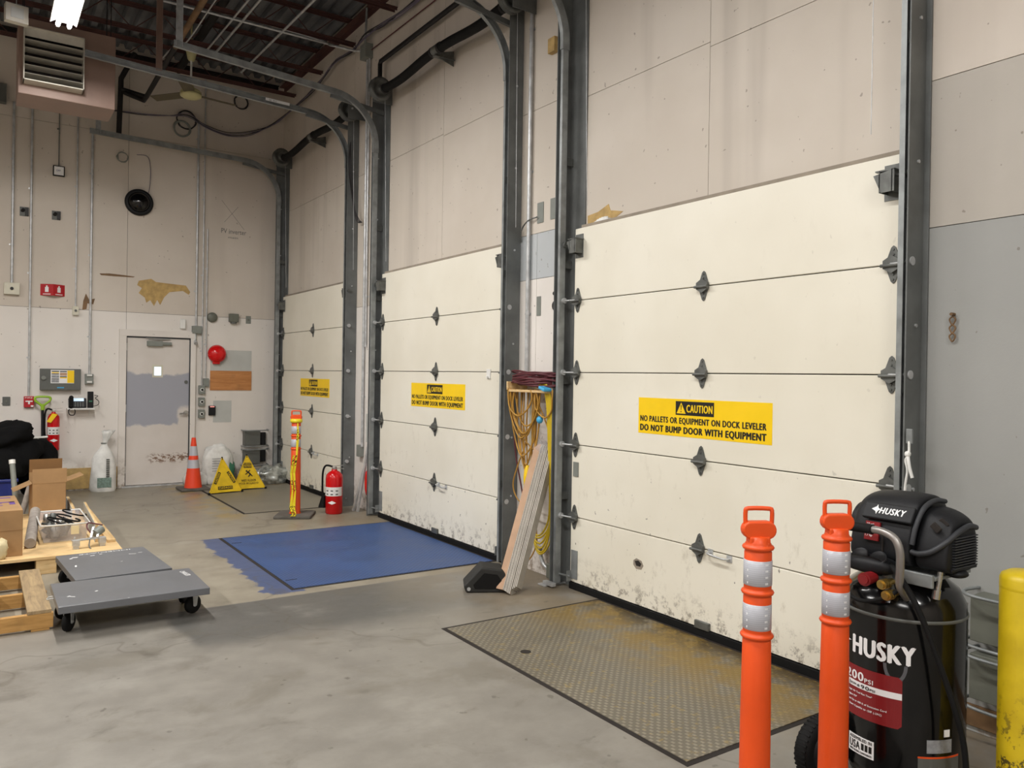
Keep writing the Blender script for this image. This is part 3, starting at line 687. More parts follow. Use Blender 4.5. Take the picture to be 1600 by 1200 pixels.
wbox('motion_sensor', 'small white sensor above the personnel door', 'sensor', 2.43, 2.30, .075, .14, .05, 'white_plastic', .01)
wbox('junction_box', 'grey square junction box at the top right of the door frame', 'junction box', 2.62, 2.225, .13, .11, .07, 'grey_box', extra=lambda t, dp: MB().cyl((-.02, -.035, -.055), (-.02, -.035, -.19), .018, n=12).cyl((-.02, -.035, -.17), (-.02, -.08, -.20), .026, n=14).build('spout', 'galv', t))
t = on_back('alarm_bell', 'round grey-green bell on the seam right of the door', 'bell', 2.835, 2.418); MB().lathe([(.055, 0), (.072, .01), (.072, .03), (.06, .045), (.03, .055), (.0001, .058)], 24, Matrix.Rotation(PI/2, 4, 'X')).build('shell', 'olive_box', t)
t = wbox('buzzer_box', 'square grey-green buzzer box between bell and small plate', 'buzzer', 3.135, 2.425, .13, .12, .08, 'olive_box')
MB().cyl((0, -.04, -.06), (0, -.04, -.085), .045, n=16).build('horn', 'panel_grey', t)
wbox('cover_plate', 'small flat grey cover plate near the corner', 'cover plate', 3.36, 2.41, .075, .115, .006, 'grey_box', .001, knob('olive_box', .014))
t = on_back('fire_gong', 'glossy red round fire gong left of the grey patch', 'fire bell', 2.906, 1.886)
MB().cyl((0, 0, 0), (0, -.05, 0), .06, n=18).build('mount', 'red_gloss', t)
MB().lathe([(.125, .03), (.132, .035), (.125, .06), (.105, .09), (.07, .115), (.03, .128), (.0001, .13)], 30, Matrix.Rotation(PI/2, 4, 'X')).build('dome', 'gong', t)
MB().box(-.06, .04, -.06, -.0, -.15, -.09).build('striker_box', 'red_gloss', t, .01)
tag(MB().box(2.82, 3.415, BW-.003, BW, 1.64, 1.945).build('painted_patch', 'grey_vinyl'), 'pale grey rectangular patch beside the red gong', 'wall patch')
tag(MB().box(2.82, 3.415, BW-.012, BW, 1.352, 1.64).build('plywood_board', 'ply', None, .001), 'orange-brown plywood board screwed to the back wall', 'board')
tag(MB().box(2.87, 3.13, BW-.002, BW, .88, 1.2).build('painted_patch', 'grey_vinyl'), 'faint grey patch behind the black card reader', 'wall patch')
wbox('conduit_box', 'small grey conduit box left of the plywood board', 'junction box', 2.76, 1.465, .075, .12, .045, 'grey_box')
for z, nm in ((1.36, 'topmost'), (1.185, 'middle'), (1.01, 'lowest')):
    wbox('push_button_station', 'small grey push button box beside the door, %s of three' % nm, 'push button', 2.70, z, .085, .125, .055, 'grey_box', .005, lambda t, dp: (MB().cyl((0, -dp, 0), (0, -dp-.006, 0), .026, n=16).build('bezel', 'white_plastic', t), MB().cyl((0, -dp-.006, 0), (0, -dp-.014, 0), .017, n=14).build('button', 'black_ink', t)), 'push button stations')
wbox('card_reader', 'black card reader with red light right of the push buttons', 'card reader', 2.85, 1.055, .095, .14, .035, 'black_plastic', .006, lambda t, dp: MB().box(-.03, .03, -dp-.002, -dp, .052, .062).build('indicator_light', 'led', t))
# old brackets and scars
for (x, z, lb) in ((.481, 3.66, 'torn round wall anchor between two conduits at upper left'), (.841, 3.655, 'broken square wall bracket at upper left')):
    t = on_back('wall_bracket', lb, 'bracket', x, z); MB().box(-.05, .05, -.004, 0, -.06, .06).build('plate', 'panel_grey', t, .002)
    MB().cyl((-.02, 0, .01), (-.01, -.04, .02), .02, n=12).box(.01, .05, -.03, 0, -.05, .05).build('stub', 'black_ink', t)
def scar(name, label, poly, mat, x, z, th=.003):
    t = MB().prism(poly, -th, 0); o = t.build(name, mat); o.location = (x, BW, z); tag(o, label, 'wall damage'); return o
scar('peeled_patch', 'ragged tan patch of peeled paint above the door', [(-.28, .13), (-.2, .15), (-.12, .17), (-.06, .13), (.12, .12), (.34, .11), (.4, .02), (.38, -.02), (.3, .03), (.12, .0), (.05, -.08), (.0, -.19), (-.04, -.12), (-.08, -.21), (-.13, -.13), (-.18, -.17), (-.2, -.1), (-.28, -.04), (-.24, .03), (-.3, .07)], 'bare_ply', 2.13, 2.745)
scar('gouge', 'long thin horizontal gouge left of the peeled patch', [(-.22, .01), (-.1, .02), (.0, .016), (.22, .004), (.2, -.01), (-.05, -.014), (-.2, -.012)], 'rust_pipe', 1.58, 2.925)
scar('chipped_patch', 'chipped brown hole in the paint beside a conduit', [(-.06, -.12), (-.05, .0), (-.02, .1), (.02, .02), (.09, .04), (.07, -.04), (.0, -.03), (-.01, -.11)], 'rust_pipe', 1.22, 2.55)
# handwriting
t = on_back('pencil_marking', 'handwritten pencil cross and note on the upper back wall', 'marking', 3.15, 3.95)
MB().bar((-.2, -.001, .2), (.13, -.001, -.2), .004, .001, (0, 1, 0)).bar((.04, -.001, .13), (-.16, -.001, -.12), .004, .001, (0, 1, 0)).build('cross', 'panel_grey', t)
text('PV inverter', 'panel_grey', t, -.2, -.28, .36, .07, -.001); text('main', 'panel_grey', t, -.1, -.35, .14, .03, -.001)

# convex mirror dome
t = on_back('dome_camera', 'round glossy black dome fixture high on the back wall', 'dome camera', 1.837, 3.96)
MB().lathe([(.17, 0), (.185, .02), (.18, .05), (.145, .06), (.135, .05)], 32, Matrix.Rotation(PI/2, 4, 'X')).build('ring', 'black_plastic', t)
MB().lathe([(.138, .05), (.12, .085), (.08, .115), (.04, .13), (.0001, .135)], 32, Matrix.Rotation(PI/2, 4, 'X')).build('dome', 'gloss_black', t)
# extinguisher V sign
t = on_back('extinguisher_sign', 'red folded fire extinguisher sign on the back wall', 'sign', .812, 2.665)
for s in (-1, 1):
    mm = Matrix.Rotation(-s*.42, 4, 'Z')
    MB().add([(0, -.085, .075), (s*.14, 0, .075), (s*.14, 0, -.075), (0, -.085, -.075), (0, -.081, .075), (s*.14, .004-.004, .075), (s*.14, 0, -.075), (0, -.081, -.075)], [(0, 1, 2, 3), (7, 6, 5, 4), (0, 4, 5, 1), (3, 2, 6, 7)]).build('sign_face', 'red_sign', t)
    m = MB()
    def pt(u, z, e=.003): return (s*.14*u+s*0-0, -.085*(1-u)-e, z)
    for (u0, u1, z0, z1) in ((.36, .64, -.03, .035), (.44, .56, .035, .055), (.2, .8, -.062, -.052)):
        m.add([pt(u0, z0), pt(u1, z0), pt(u1, z1), pt(u0, z1)], [(0, 1, 2, 3)])
    m.build('pictogram', 'white_ink', t)
# fire panel cabinet
t = wbox('control_cabinet', 'dark grey wall cabinet with a yellow and white label sheet', 'control panel', .912, 1.49, .47, .28, .09, 'panel_grey', .006)
MB().cyl((-.195, -.09, .02), (-.195, -.115, .02), .026, n=16).build('lock_knob', 'grey_box', t)
MB().box(-.115, .155, -.0915, -.09, -.05, .125).build('label_sheet', 'white_ink', t)
MB().box(.075, .155, -.0925, -.0915, -.045, .12).build('yellow_label', 'yellow_sign', t)
m = MB()
for z in (.1, .065, .0): m.box(-.105, -.02, -.0925, -.0915, z, z+.012)
m.box(-.01, .07, -.0925, -.0915, .1, .112); m.box(-.01, .07, -.0925, -.0915, .03, .042); m.build('printed_bars', 'black_ink', t)
MB().box(-.105, -.02, -.0925, -.0915, -.04, -.005).box(-.105, -.02, -.0925, -.0915, .02, .055).build('grey_text_blocks', 'silver_ink', t)
MB().box(-.01, .07, -.0925, -.0915, .05, .09).build('tan_block', 'brown_tape', t)
MB().box(-.01, .07, -.0925, -.0915, .015, .028).box(-.105, -.02, -.0925, -.0915, .082, .095).build('yellow_bars', 'yellow_sign', t)
MB().box(-.04, .04, -.0925, -.09, -.115, -.1).build('maker_badge', 'blue_tape', t)
# pull station
t = wbox('pull_station', 'red fire alarm pull station under a conduit', 'fire alarm', .560, 1.195, .115, .145, .05, 'red_sign', .006)
MB().box(-.04, .04, -.054, -.05, .0, .016).box(-.01, .01, -.054, -.05, -.03, .0).build('pull_bar', 'white_ink', t)
MB().box(.02, .05, -.056, -.05, -.065, -.045).build('tag_square', 'white_ink', t); text('FIRE', 'white_ink', t, -.045, .045, .085, .016, -.0505)
# phone shelf, phone, receiver stand
t = on_back('wall_shelf', 'small white wall shelf under the black desk phone', 'shelf', 1.145, 1.09)
MB().box(-.16, .165, -.16, 0, 0, .022).build('shelf_board', 'white_plastic', t, .003); MB().prism([(-.12, 0), (-.11, 0), (-.11, -.08), (-.12, -.08)], -.01, 0).box(-.12, -.11, -.12, 0, -.008, 0).box(.11, .12, -.12, 0, -.008, 0).box(.11, .12, -.01, 0, -.08, 0).build('brackets', 'white_plastic', t)
t = thing('desk_phone', 'black desk phone with a lit blue screen on the white shelf', 'phone', (1.115, BW-.09, 1.112))
MB().prism([(-.11, 0), (.10, 0), (.10, .13), (-.11, .13)], -.03, .0, Matrix.Rotation(-.35, 4, 'X')).build('body', 'black_plastic', t, .006)
MB().box(-.05, .07, -.033, -.030, .085, .125, Matrix.Rotation(-.35, 4, 'X')).build('screen', 'lcd', t)
m = MB().box(-.105, -.06, -.07, -.03, .0, .15); m.blob((-.083, -.055, .02), (.028, .03, .03), 1, 0, 1, n=14); m.blob((-.083, -.055, .14), (.028, .03, .028), 2, 0, 1, n=14); m.build('handset', 'black_rubber', t, .012)
m = MB()
for r_ in range(4):
    for c_ in range(4): m.box(-.04+c_*.03, -.022+c_*.03, -.034, -.03, .01+r_*.017, .02+r_*.017, Matrix.Rotation(-.35, 4, 'X'))
m.build('keypad', 'panel_grey', t)
MB().tube([(-.08, -.05, -.0), (-.115, -.08, -.03), (-.10, -.085, -.085), (-.05, -.085, -.085), (-.04, -.08, -.03), (-.055, -.03, .005)], .006, 7, 6).build('coiled_cord', 'black_rubber', t)
t = thing('handset_charger', 'tall thin black cordless handset stand right of the desk phone', 'phone charger', (1.262, BW-.09, 1.112))
MB().box(-.035, .035, -.02, .02, 0, .22).build('body', 'black_plastic', t, .006); MB().box(-.02, .02, -.025, -.02, .08, .1).build('green_strip', 'green_cloth', t)
MB().tube([(.03, .02, .02), (.09, 0, .04), (.1, 0, .09), (.06, 0, .13), (.09, .01, .16), (.05, .03, .17)], .004, 6, 5).build('cord', 'black_rubber', t)

# snow shovel with lime grip standing against the wall
t = thing('snow_shovel', 'black shaft shovel with lime green D grip leaning at the back wall', 'shovel', (.715, BW-.1, 0))
MB().cyl((0, -.03, .35), (-.005, 0, 1.14), .017, n=12).build('shaft', 'black_plastic', t)
MB().tube([(-.005, 0, 1.12), (-.03, 0, 1.16), (-.085, 0, 1.21), (-.09, 0, 1.25), (-.05, 0, 1.262), (.04, 0, 1.262), (.08, 0, 1.25), (.075, 0, 1.21), (.02, 0, 1.16), (-.005, 0, 1.12)], .015, 10, 5).cyl((-.005, 0, 1.09), (-.005, 0, 1.17), .024, n=12).build('grip', 'lime', t)
MB().box(-.18, .18, -.1, -.08, .02, .38).build('blade', 'black_plastic', t, .006)

def extinguisher(x, y, z, r, h, label, tagc, rz=0, mount=False):
    t = thing('fire_extinguisher', label, 'fire extinguisher', (x, y, z), rz)
    MB().lathe([(r*.86, 0), (r, .012), (r, h*.72), (r*.93, h*.79), (r*.6, h*.85), (r*.34, h*.87), (r*.34, h*.9)], 30).build('cylinder', 'red_gloss', t)
    MB().cyl((0, 0, h*.88), (0, 0, h*.95), r*.3, n=14).box(-.018, .018, -.03, .02, h*.92, h*.955).build('valve', 'chrome', t, .002)
    MB().bar((-.02, 0, h*.96), (.1, 0, h*.985), .02, .006).bar((-.02, 0, h*.93), (.11, 0, h*.91), .02, .006).build('levers', 'chrome', t)
    MB().tube([(-.02, 0, h*.95), (-r*1.0, 0, h*.97), (-r*1.35, 0, h*.85), (-r*1.4, 0, h*.6), (-r*1.35, 0, h*.4), (-r*1.25, 0, h*.33)], .0115, 10, 6).build('hose', 'black_rubber', t)
    MB().cyl((-r*1.25, 0, h*.36), (-r*1.4, 0, h*.12), .02, .045 if not mount else .024, n=14).build('horn', 'black_rubber', t)
    m = MB(); wrap_rect(m, r, -r*1.3, r*1.3, h*.37, h*.55, .0012, 12); m.build('label', 'white_plastic', t)
    m = MB()
    for k in range(3):
        for j in range(2): wrap_rect(m, r+.0012, -r*.8+k*r*.6, -r*.5+k*r*.6, h*(.395+.07*j), h*(.42+.07*j), .0008, 3)
    m.build('label_print', 'panel_grey', t)
    m = MB(); a = .035; q = []
    for (u, v) in ((-a*1.4, 0), (0, a*.6), (a*1.4, 0), (0, -a*.6)): q.append(((r+.0015)*math.sin(u/r), -(r+.006), h*.24+v))
    m.add(q, [(0, 3, 2, 1)]); m.build('diamond_badge', 'white_ink', t)
    if tagc: MB().add([(-.02, -r-.012, h*.87), (-.085, -r-.012, h*.68), (-.035, -r-.014, h*.655), (.04, -r-.012, h*.85)], [(0, 1, 2, 3), (3, 2, 1, 0)]).build('inspection_tag', 'yellow_sign', t)
    return t
extinguisher(.835, BW-.105, .56, .072, .56, 'red fire extinguisher with yellow tag hung on the back wall', True, 0, True)
extinguisher(3.45, 8.75, 0, .098, .57, 'large red fire extinguisher standing on the floor by the jamb', False, -.6)

# sandbag tied at the neck
t = thing('sand_bag', 'white woven sack tied at the neck beside the door frame', 'sack', (1.42, BW-.20, 0))
prof = [(.15, 0), (.165, .03), (.16, .15), (.152, .32), (.14, .43), (.11, .50), (.06, .57), (.032, .62), (.028, .65), (.042, .70), (.062, .76), (.085, .81), (.07, .80), (.03, .76), (.0001, .74)]
m = MB().lathe(prof, 40, None, 1, .75)
m.v = [(x*(1+.12*noise.noise(Vector((x*9, y*9, z*5))))+(.05*max(0, z-.6)/.2), y*(1+.15*noise.noise(Vector((x*9, y*9, z*7+5))))+.006*math.sin(14*math.atan2(y, x))*min(1, max(0, z-.4)*4)*(y > -.2), z+.02*noise.noise(Vector((x*30, y*30, 3)))*(z > .7)) for x, y, z in m.v]
m.build('sack', 'white_sack', t)
MB().lathe([(.034, .63), (.04, .64), (.034, .65)], 14, None, 1, .8).build('tie', 'grey_box', t)
m = MB()
for k in range(9): m.box(.015, .055, -.128, -.124, .20+k*.028-.004, .215+k*.028)
m.build('printed_letters', 'panel_grey', t)
MB().box(-.09, .08, -.127, -.122, .06, .19).build('printed_panel', 'green_ink', t)

# wall control box with guard rings, by the far corner and by the bollard
def guard_box(name, label, x, y, z, rz, s=1.0, mat='panel_grey'):
    t = thing(name, label, 'control box', (x, y, z), rz)
    MB().box(-.17*s, .06*s, -.12, 0, .03*s, .245*s).build('upper_box', mat, t, .004)
    MB().box(-.17*s, .06*s, -.12, 0, -.245*s, -.03*s).build('lower_box', mat, t, .004)
    MB().box(.08*s, .16*s, -.06, 0, .03*s, .22*s).box(.08*s, .16*s, -.06, 0, -.22*s, -.04*s).build('side_box', 'black_plastic', t, .003)
    for zz in (.26, .025, -.025, -.26):
        MB().tube([(-.19*s, 0, zz*s), (-.2*s, -.12, zz*s), (-.12*s, -.19, zz*s), (.1*s, -.19, zz*s), (.18*s, -.12, zz*s), (.19*s, 0, zz*s)], .008, 8, 6).build('guard_ring', 'track', t)
    return t
guard_box('guarded_control_box', 'dark control box behind guard rings low by the far corner', 3.47, BW, .50, 0)
guard_box('guarded_control_box', 'dusty grey control box with guard rings behind the yellow bollard', DW, 1.63, .43, -PI/2, .95, 'olive_box')

# traffic cone
t = thing('traffic_cone', 'orange traffic cone with two white bands in front of the door edge', 'traffic cone', (2.47, 11.42, 0))
MB().box(-.19, .19, -.19, .19, 0, .035).build('base', 'base_concrete', t, .012)
def conepart(z0, z1, nm, mt, e=0):
    R = lambda z: .115-(z-.035)*(.115-.026)/.68+e
    MB().cyl((0, 0, z0), (0, 0, z1), R(z0), R(z1), 30, nm == 'cone_tip').build(nm, mt, t)
conepart(.035, .30, 'cone_body', 'cone_orange'); conepart(.30, .415, 'lower_band', 'reflect', .001); conepart(.415, .47, 'cone_middle', 'cone_orange'); conepart(.47, .60, 'upper_band', 'reflect', .001); conepart(.60, .715, 'cone_tip', 'cone_orange')

# pop-up floor signs
def popup(x, y, rz, label, worn):
    t = thing('popup_floor_sign', label, 'floor sign', (x, y, 0), rz, None)
    h = .44; R = .255; cs = [(R*math.cos(-PI/2+PI/3+k*2*PI/3), R*math.sin(-PI/2+PI/3+k*2*PI/3)) for k in range(3)]
    for k in range(3):
        (ax, ay), (bx, by) = cs[k], cs[(k+1) % 3]; m = MB(); n = 10; vs = []
        for i in range(n+1):
            for j in range(n+1-i):
                u = i/n; v = j/n; a = 1-u-v
                px, py, pz = a*ax+v*bx, a*ay+v*by, u*h+.02
                sag = .045*math.sin(PI*min(1, max(0, a)))*math.sin(PI*v)*1.2*(1 if not worn else 1.6)
                px *= 1-sag; py *= 1-sag; vs.append((px, py, pz))
        idx = {}; c = 0
        for i in range(n+1):
            for j in range(n+1-i): idx[i, j] = c; c += 1
        fs = []
        for i in range(n):
            for j in range(n-i):
                fs.append((idx[i, j], idx[i, j+1], idx[i+1, j]))
                if j < n-i-1: fs.append((idx[i, j+1], idx[i+1, j+1], idx[i+1, j]))
        m.add(vs, fs, True); m.build('fabric_side', 'yellow_cloth', t)
        MB().tube([(ax*1.02, ay*1.02, .015), (0, 0, h+.03)], .006, 6, 1).build('rib', 'yellow_cloth', t)
        MB().cyl((ax*1.03, ay*1.03, 0), (ax*1.03, ay*1.03, .03), .016, n=10).build('foot', 'black_rubber', t)
    MB().cyl((0, 0, h), (0, 0, h+.04), .01, n=8).build('tip', 'black_rubber', t)
    # printing on the side that faces -y
    fy = -R*math.cos(PI/3); sl = math.atan2(-fy, h)
    F = Matrix.Translation((0, fy-.0, .02)) @ Matrix.Rotation(-sl, 4, 'X')
    def bar_(x0, z0, x1, z1, wd, nm, tx=None):
        MB().bar((x0, -.004, z0), (x1, -.004, z1), wd, .002, (0, 1, 0)).build(nm, 'black_ink', t).matrix_local = F
    def lab(s_, x, z, wdd, ht, mat):
        o = text(s_, mat, t, x, z, wdd, ht, -.006, .01); o.matrix_local = F; return o
    if not worn:
        bar_(-.10, .06, .10, .06, .04, 'word_strip'); lab('CUIDADO', -.09, .047, .18, .026, 'yellow_sign')
        for s_ in (-1, 1): bar_(s_*.135, .12, s_*.055, .27, .035, 'word_strip')
        o = text('CAUTION', 'yellow_sign', t, -.07, -.012, .14, .024, -.006, .01); o.matrix_local = F @ Matrix.Translation((-.095, 0, .195)) @ Matrix.Rotation(-1.08, 4, 'Y')
        o = text('CAUTION', 'yellow_sign', t, -.07, -.012, .14, .024, -.006, .01); o.matrix_local = F @ Matrix.Translation((.095, 0, .195)) @ Matrix.Rotation(1.08, 4, 'Y')
    else:
        for zz in (.345, .385-.0): bar_(-.055, zz-.04, .055, zz-.04, .03, 'word_strip')
        lab('CAUTION', -.05, .297, .1, .018, 'yellow_sign'); lab('CUIDADO', -.05, .337, .1, .018, 'yellow_sign')
        m = MB().cyl((-.02, -.004, .245), (-.02, -.006, .245), .012, n=12).bar((-.01, -.005, .235), (.03, -.005, .20), .018, .002, (0, 1, 0)).bar((.03, -.005, .2), (.0, -.005, .165), .012, .002, (0, 1, 0)).bar((.03, -.005, .2), (.055, -.005, .17), .012, .002, (0, 1, 0)).bar((-.04, -.005, .2), (.0, -.005, .225), .01, .002, (0, 1, 0)).bar((.0, -.005, .23), (.03, -.005, .255), .01, .002, (0, 1, 0))
        m.build('slipping_figure', 'black_ink', t).matrix_local = F
        lab('WET FLOOR', -.1, .10, .2, .03, 'black_ink'); lab('PISO MOJADO', -.13, .055, .26, .03, 'black_ink')
popup(2.74, 10.98, .18, 'bright yellow triangular pop-up floor sign, nearer one beside the cone', False)
popup(3.12, 11.17, .02, 'worn yellow pop-up wet floor sign below the guarded control box', True)

# sacks behind the signs
t = thing('salt_bag', 'white printed plastic sack slumped against wall behind yellow sign', 'sack', (2.90, BW-.17, 0))
m = MB().blob((0, 0, .26), (.19, .12, .29), 3, .16, 2.2, 0, 36, .7); m.build('sack', 'white_sack', t)
m = MB()
for k in range(6): m.box(-.11, .07-.02*(k % 3), -.158, -.155, .2+k*.035, .208+k*.035)
m.build('printed_lines', 'silver_ink', t)
tag(MB().blob((3.02, BW-.16, .17), (.12, .1, .2), 5, .2, 2, 0, 30, .8).build('green_sack', 'green_cloth'), 'dark green folded sack between white sack and worn sign', 'sack')
tag(MB().blob((2.62, BW-.14, .07), (.16, .1, .1), 11, .2, 3, 0, 30, .6).build('folded_sack', 'white_sack'), 'small stack of folded white sacks at the foot of the salt sack', 'sack')
m = MB().blob((3.60, 11.60, .10), (.22, .14, .15), 8, .35, 3.5, 0, 44, .9); tag(m.build('plastic_bag', 'silver_wrap'), 'crumpled silver-grey plastic bag on floor near far corner', 'plastic bag')
t = thing('paper_sack', 'grey-brown paper sack leaning under the guarded control box', 'sack', (3.42, BW-.12, 0)); MB().blob((0, 0, .11), (.17, .08, .13), 15, .12, 2, 0, 30, .5).build('sack', 'brown_sack', t)

# delineator posts
def delineator():
    t = thing('delineator_post', 'x', 'delineator post', (0, 0, 0), 0, 'orange delineator posts')
    prof = [(.062, .0), (.062, .03), (.052, .05), (.05, .5), (.0475, .775)]
    def ring(z, r=.0525, a=.010): return [(r-.008, z-a), (r, z-a*.6), (r+.003, z), (r, z+a*.6), (r-.008, z+a)]
    prof[-1] = (.047, .742); prof += ring(.757) + [(.0465, .772), (.0465, .888)] + ring(.903, .0515) + [(.0455, .918), (.0455, 1.038)] + ring(1.053, .050) + [(.043, 1.066), (.034, 1.074), (.034, 1.088), (.0001, 1.09)]
    MB().lathe(prof, 32).build('tube', 'orange', t)
    for z0, z1 in ((.780, .866), (.928, 1.012)): MB().lathe([(.0462, z0), (.0475, z0+.001), (.0475, z1-.001), (.0462, z1)], 32).build('reflective_band', 'reflect', t)
    m = MB()
    for z0, z1 in ((.780, .866), (.928, 1.012)):
        for a in (-73, -66, -150):
            for j in range(4):
                q = math.radians(a); zz = z0+(z1-z0)*(j+.5)/4; m.cb((.0478*math.cos(q), .0478*math.sin(q), zz), (.0008, .0035, .006), (0, 0, q))
    m.build('reflector_dots', 'white_ink', t)
    n = 18; pl_ = [( (.028 if math.cos(a) > 0 else -.028)+.029*math.cos(a), 1.111+.030*math.sin(a)) for a in [2*PI*i/n+PI/n for i in range(n)]]
    MB().prism(pl_, -.02, .02).prism([(-.036, 1.062), (.036, 1.062), (.034, 1.09), (-.034, 1.09)], -.026, .026).build('neck', 'orange', t, .006, 3)
    MB().tube([(-.044, 0, 1.12), (-.045, 0, 1.15), (-.0445, 0, 1.172), (-.036, 0, 1.182), (.036, 0, 1.182), (.0445, 0, 1.172), (.045, 0, 1.15), (.044, 0, 1.12)], .0075, 10, 3).build('handle', 'orange', t)
    MB().prism([(-.18, .0), (.18, 0), (.18, .03), (.15, .036), (-.15, .036), (-.18, .03)], -.18, .18).build('base', 'base_concrete', t, .008)
    return t
dp = delineator(); dp.location = (2.196, 1.742, 0); dp.rotation_euler.z = -.60; dp.scale = (1.0, 1.0, 1.004)
dp['label'] = 'orange delineator post in the foreground, left one of the near pair'
d2 = copy_tree(dp); d2.location = (2.573, 1.697, 0); d2.rotation_euler.z = -.60; d2.scale = (1.0, 1.0, 1.004); d2['label'] = 'orange delineator post right in front of the black compressor'
d3 = copy_tree(dp); d3.location = (3.0, 8.78, 0); d3.scale = (1.12, 1.12, 1.01); d3.rotation_euler = (0, 0, -.5); d3['label'] = 'distant orange delineator post wound with yellow caution tape'
t = thing('caution_tape', 'yellow caution tape knotted round the distant orange post', 'tape', (3.0, 8.78, 0), -.5)
MB().lathe([(.05, 1.06), (.066, 1.065), (.069, 1.08), (.066, 1.10), (.05, 1.105)], 24).build('wrapped_coil', 'tape', t)
m = MB(); pts = [(.03, 1.06, -.075), (.035, .9, -.09), (.02, .7, -.085), (.0, .5, -.082), (.012, .3, -.085), (.0, .1, -.1), (.03, .045, -.13), (.03, .036, -.22)]
vs = []
for i, (x, z, y) in enumerate(pts): vs += [(x-.006-.010*(i % 2), y, z), (x+.008+.004*(i % 3), y-.012*(-1)**i, z)]
m.add(vs, [(2*i, 2*i+1, 2*i+3, 2*i+2) for i in range(len(pts)-1)]); vs2 = [(x-.03, y-.004, z) for x, y, z in vs]
m.add(vs2[4:], [(2*i, 2*i+1, 2*i+3, 2*i+2) for i in range(len(pts)-3)]); m.build('hanging_tails', 'tape', t)

# steel channels leaning between the doors, red thing behind
for (ya, yb, za, xx, lb) in ((8.60, 8.72, .86, 0, 'taller'), (8.70, 8.80, .56, -.02, 'shorter')):
    t = thing('steel_channel', 'galvanised steel channel leaning between the far doors, %s of the pair' % lb, 'steel channel', (0, 0, 0))
    a = Vector((3.815, ya, za)); b = Vector((3.73+xx, yb, 0.0)); MB().bar(a, b, .045, .022, (1, 0, 0)).build('strip', 'galv', t, .001)
tag(MB().blob((3.80, 8.56, .36), (.045, .05, .15), 4, .1, 2, None, 24, .7).build('rolled_cloth', 'red_gloss'), 'red bundle hanging behind the leaning channels beside middle door', 'bundle')
t = on_dock('painted_patch', 'grey rectangle painted on the narrow wall between far doors', 'wall patch', 8.68, .98); MB().box(-.12, .12, -.002, 0, -.17, .17).build('patch', 'grey_vinyl', t)

# ------------------------------------------------------------------ conduits and boxes on the dock wall
def dconduit(y, z0, z1, label, r=.014, mat='galv', pts=None):
    t = on_dock('conduit_pipe', label, 'conduit', y, z0)
    m = MB().cyl((0, -.025, 0), (0, -.025, z1-z0), r, n=12)
    if pts: m.tube([(0, -.025, z1-z0)]+pts, r, 10, 5)
    m.build('pipe', mat, t); z = .6
    while z < z1-z0:
        MB().box(-r-.02, r+.004, -.003, 0, z-.01, z+.01).cyl((0, -.025, z-.008), (0, -.025, z+.008), r+.003, n=10).build('strap', mat, t); z += 1.2
dconduit(5.452, 1.55, 5.9, 'tall shiny conduit down the pillar beside the hose hook', .017)
dconduit(8.86, .75, 5.42, 'left shiny conduit on the pillar between the far doors', .017)
dconduit(8.80, 1.95, 5.42, 'right shiny conduit on the pillar between the far doors', .013)
def dbox(name, label, cat, y, z, wd, ht, dp_, mat, bev=.003, extra=None):
    t = on_dock(name, label, cat, y, z); MB().box(-wd/2, wd/2, -dp_, 0, -ht/2, ht/2).build('enclosure', mat, t, bev)
    if extra: extra(t, dp_)
    return t
dbox('junction_box', 'grey junction box high on the pillar where cables gather', 'junction box', 8.84, 5.47, .16, .17, .1, 'grey_box')
dbox('junction_box', 'small grey box low on the pillar behind the floor extinguisher', 'junction box', 8.90, .70, .09, .14, .06, 'grey_box')
dbox('cover_plate', 'left grey blank plate above the grey-blue pillar panel', 'cover plate', 5.316, 2.985, .085, .17, .006, 'grey_box', .001)
dbox('cover_plate', 'right grey blank plate above the grey-blue pillar panel', 'cover plate', 5.135, 2.99, .085, .17, .006, 'grey_box', .001)
dbox('cover_plate', 'narrow slotted grey plate below the grey-blue pillar panel', 'cover plate', 5.32, 2.21, .055, .16, .006, 'grey_box', .001)
dbox('thermostat', 'small tan box high on the pillar right of the tall conduit', 'thermostat', 5.15, 4.31, .09, .12, .045, 'bare_ply')
t = on_dock('drilled_hole', 'cluster of black holes in the pillar right of the slotted plate', 'hole', 5.10, 2.2)
m = MB().cyl((0, -.001, 0), (0, .0, 0), .042, n=18)
for a, c in ((-.02, .1), (.06, .1), (.06, -.045)): m.cyl((a, -.001, c), (a, 0, c), .015, n=12)
m.build('holes', 'black_ink', t)
t = on_dock('outlet_plate', 'grey rectangular plate on the farthest pillar above eye level', 'cover plate', 8.60, 2.33); MB().box(-.03, .03, -.006, 0, -.08, .08).build('plate', 'grey_box', t)
t = on_dock('pillar_trim', 'pale vertical wooden batten on the pillar left of the hoses', 'trim', 5.40, .35)
MB().box(-.02, .02, -.012, 0, 0, 1.1).build('batten', 'pink_sign', t, .001)
t = on_dock('wall_hook', 'rusty chain hook on grey wall above the compressor', 'hook', 1.945, 1.88)
m = MB()
for k in range(3): m.tube([(0, -.015, .06-k*.04), (.014, -.015, .045-k*.04), (0, -.015, .02-k*.04), (-.014, -.015, .045-k*.04), (0, -.015, .06-k*.04)], .004, 6, 4)
m.cyl((0, 0, .07), (0, -.03, .07), .008, n=8); m.build('chain_links', 'rust_pipe', t)
t = on_dock('pull_rope', 'frayed white rope tied to jamb above the compressor', 'rope', 2.06, 1.28, 3.70)
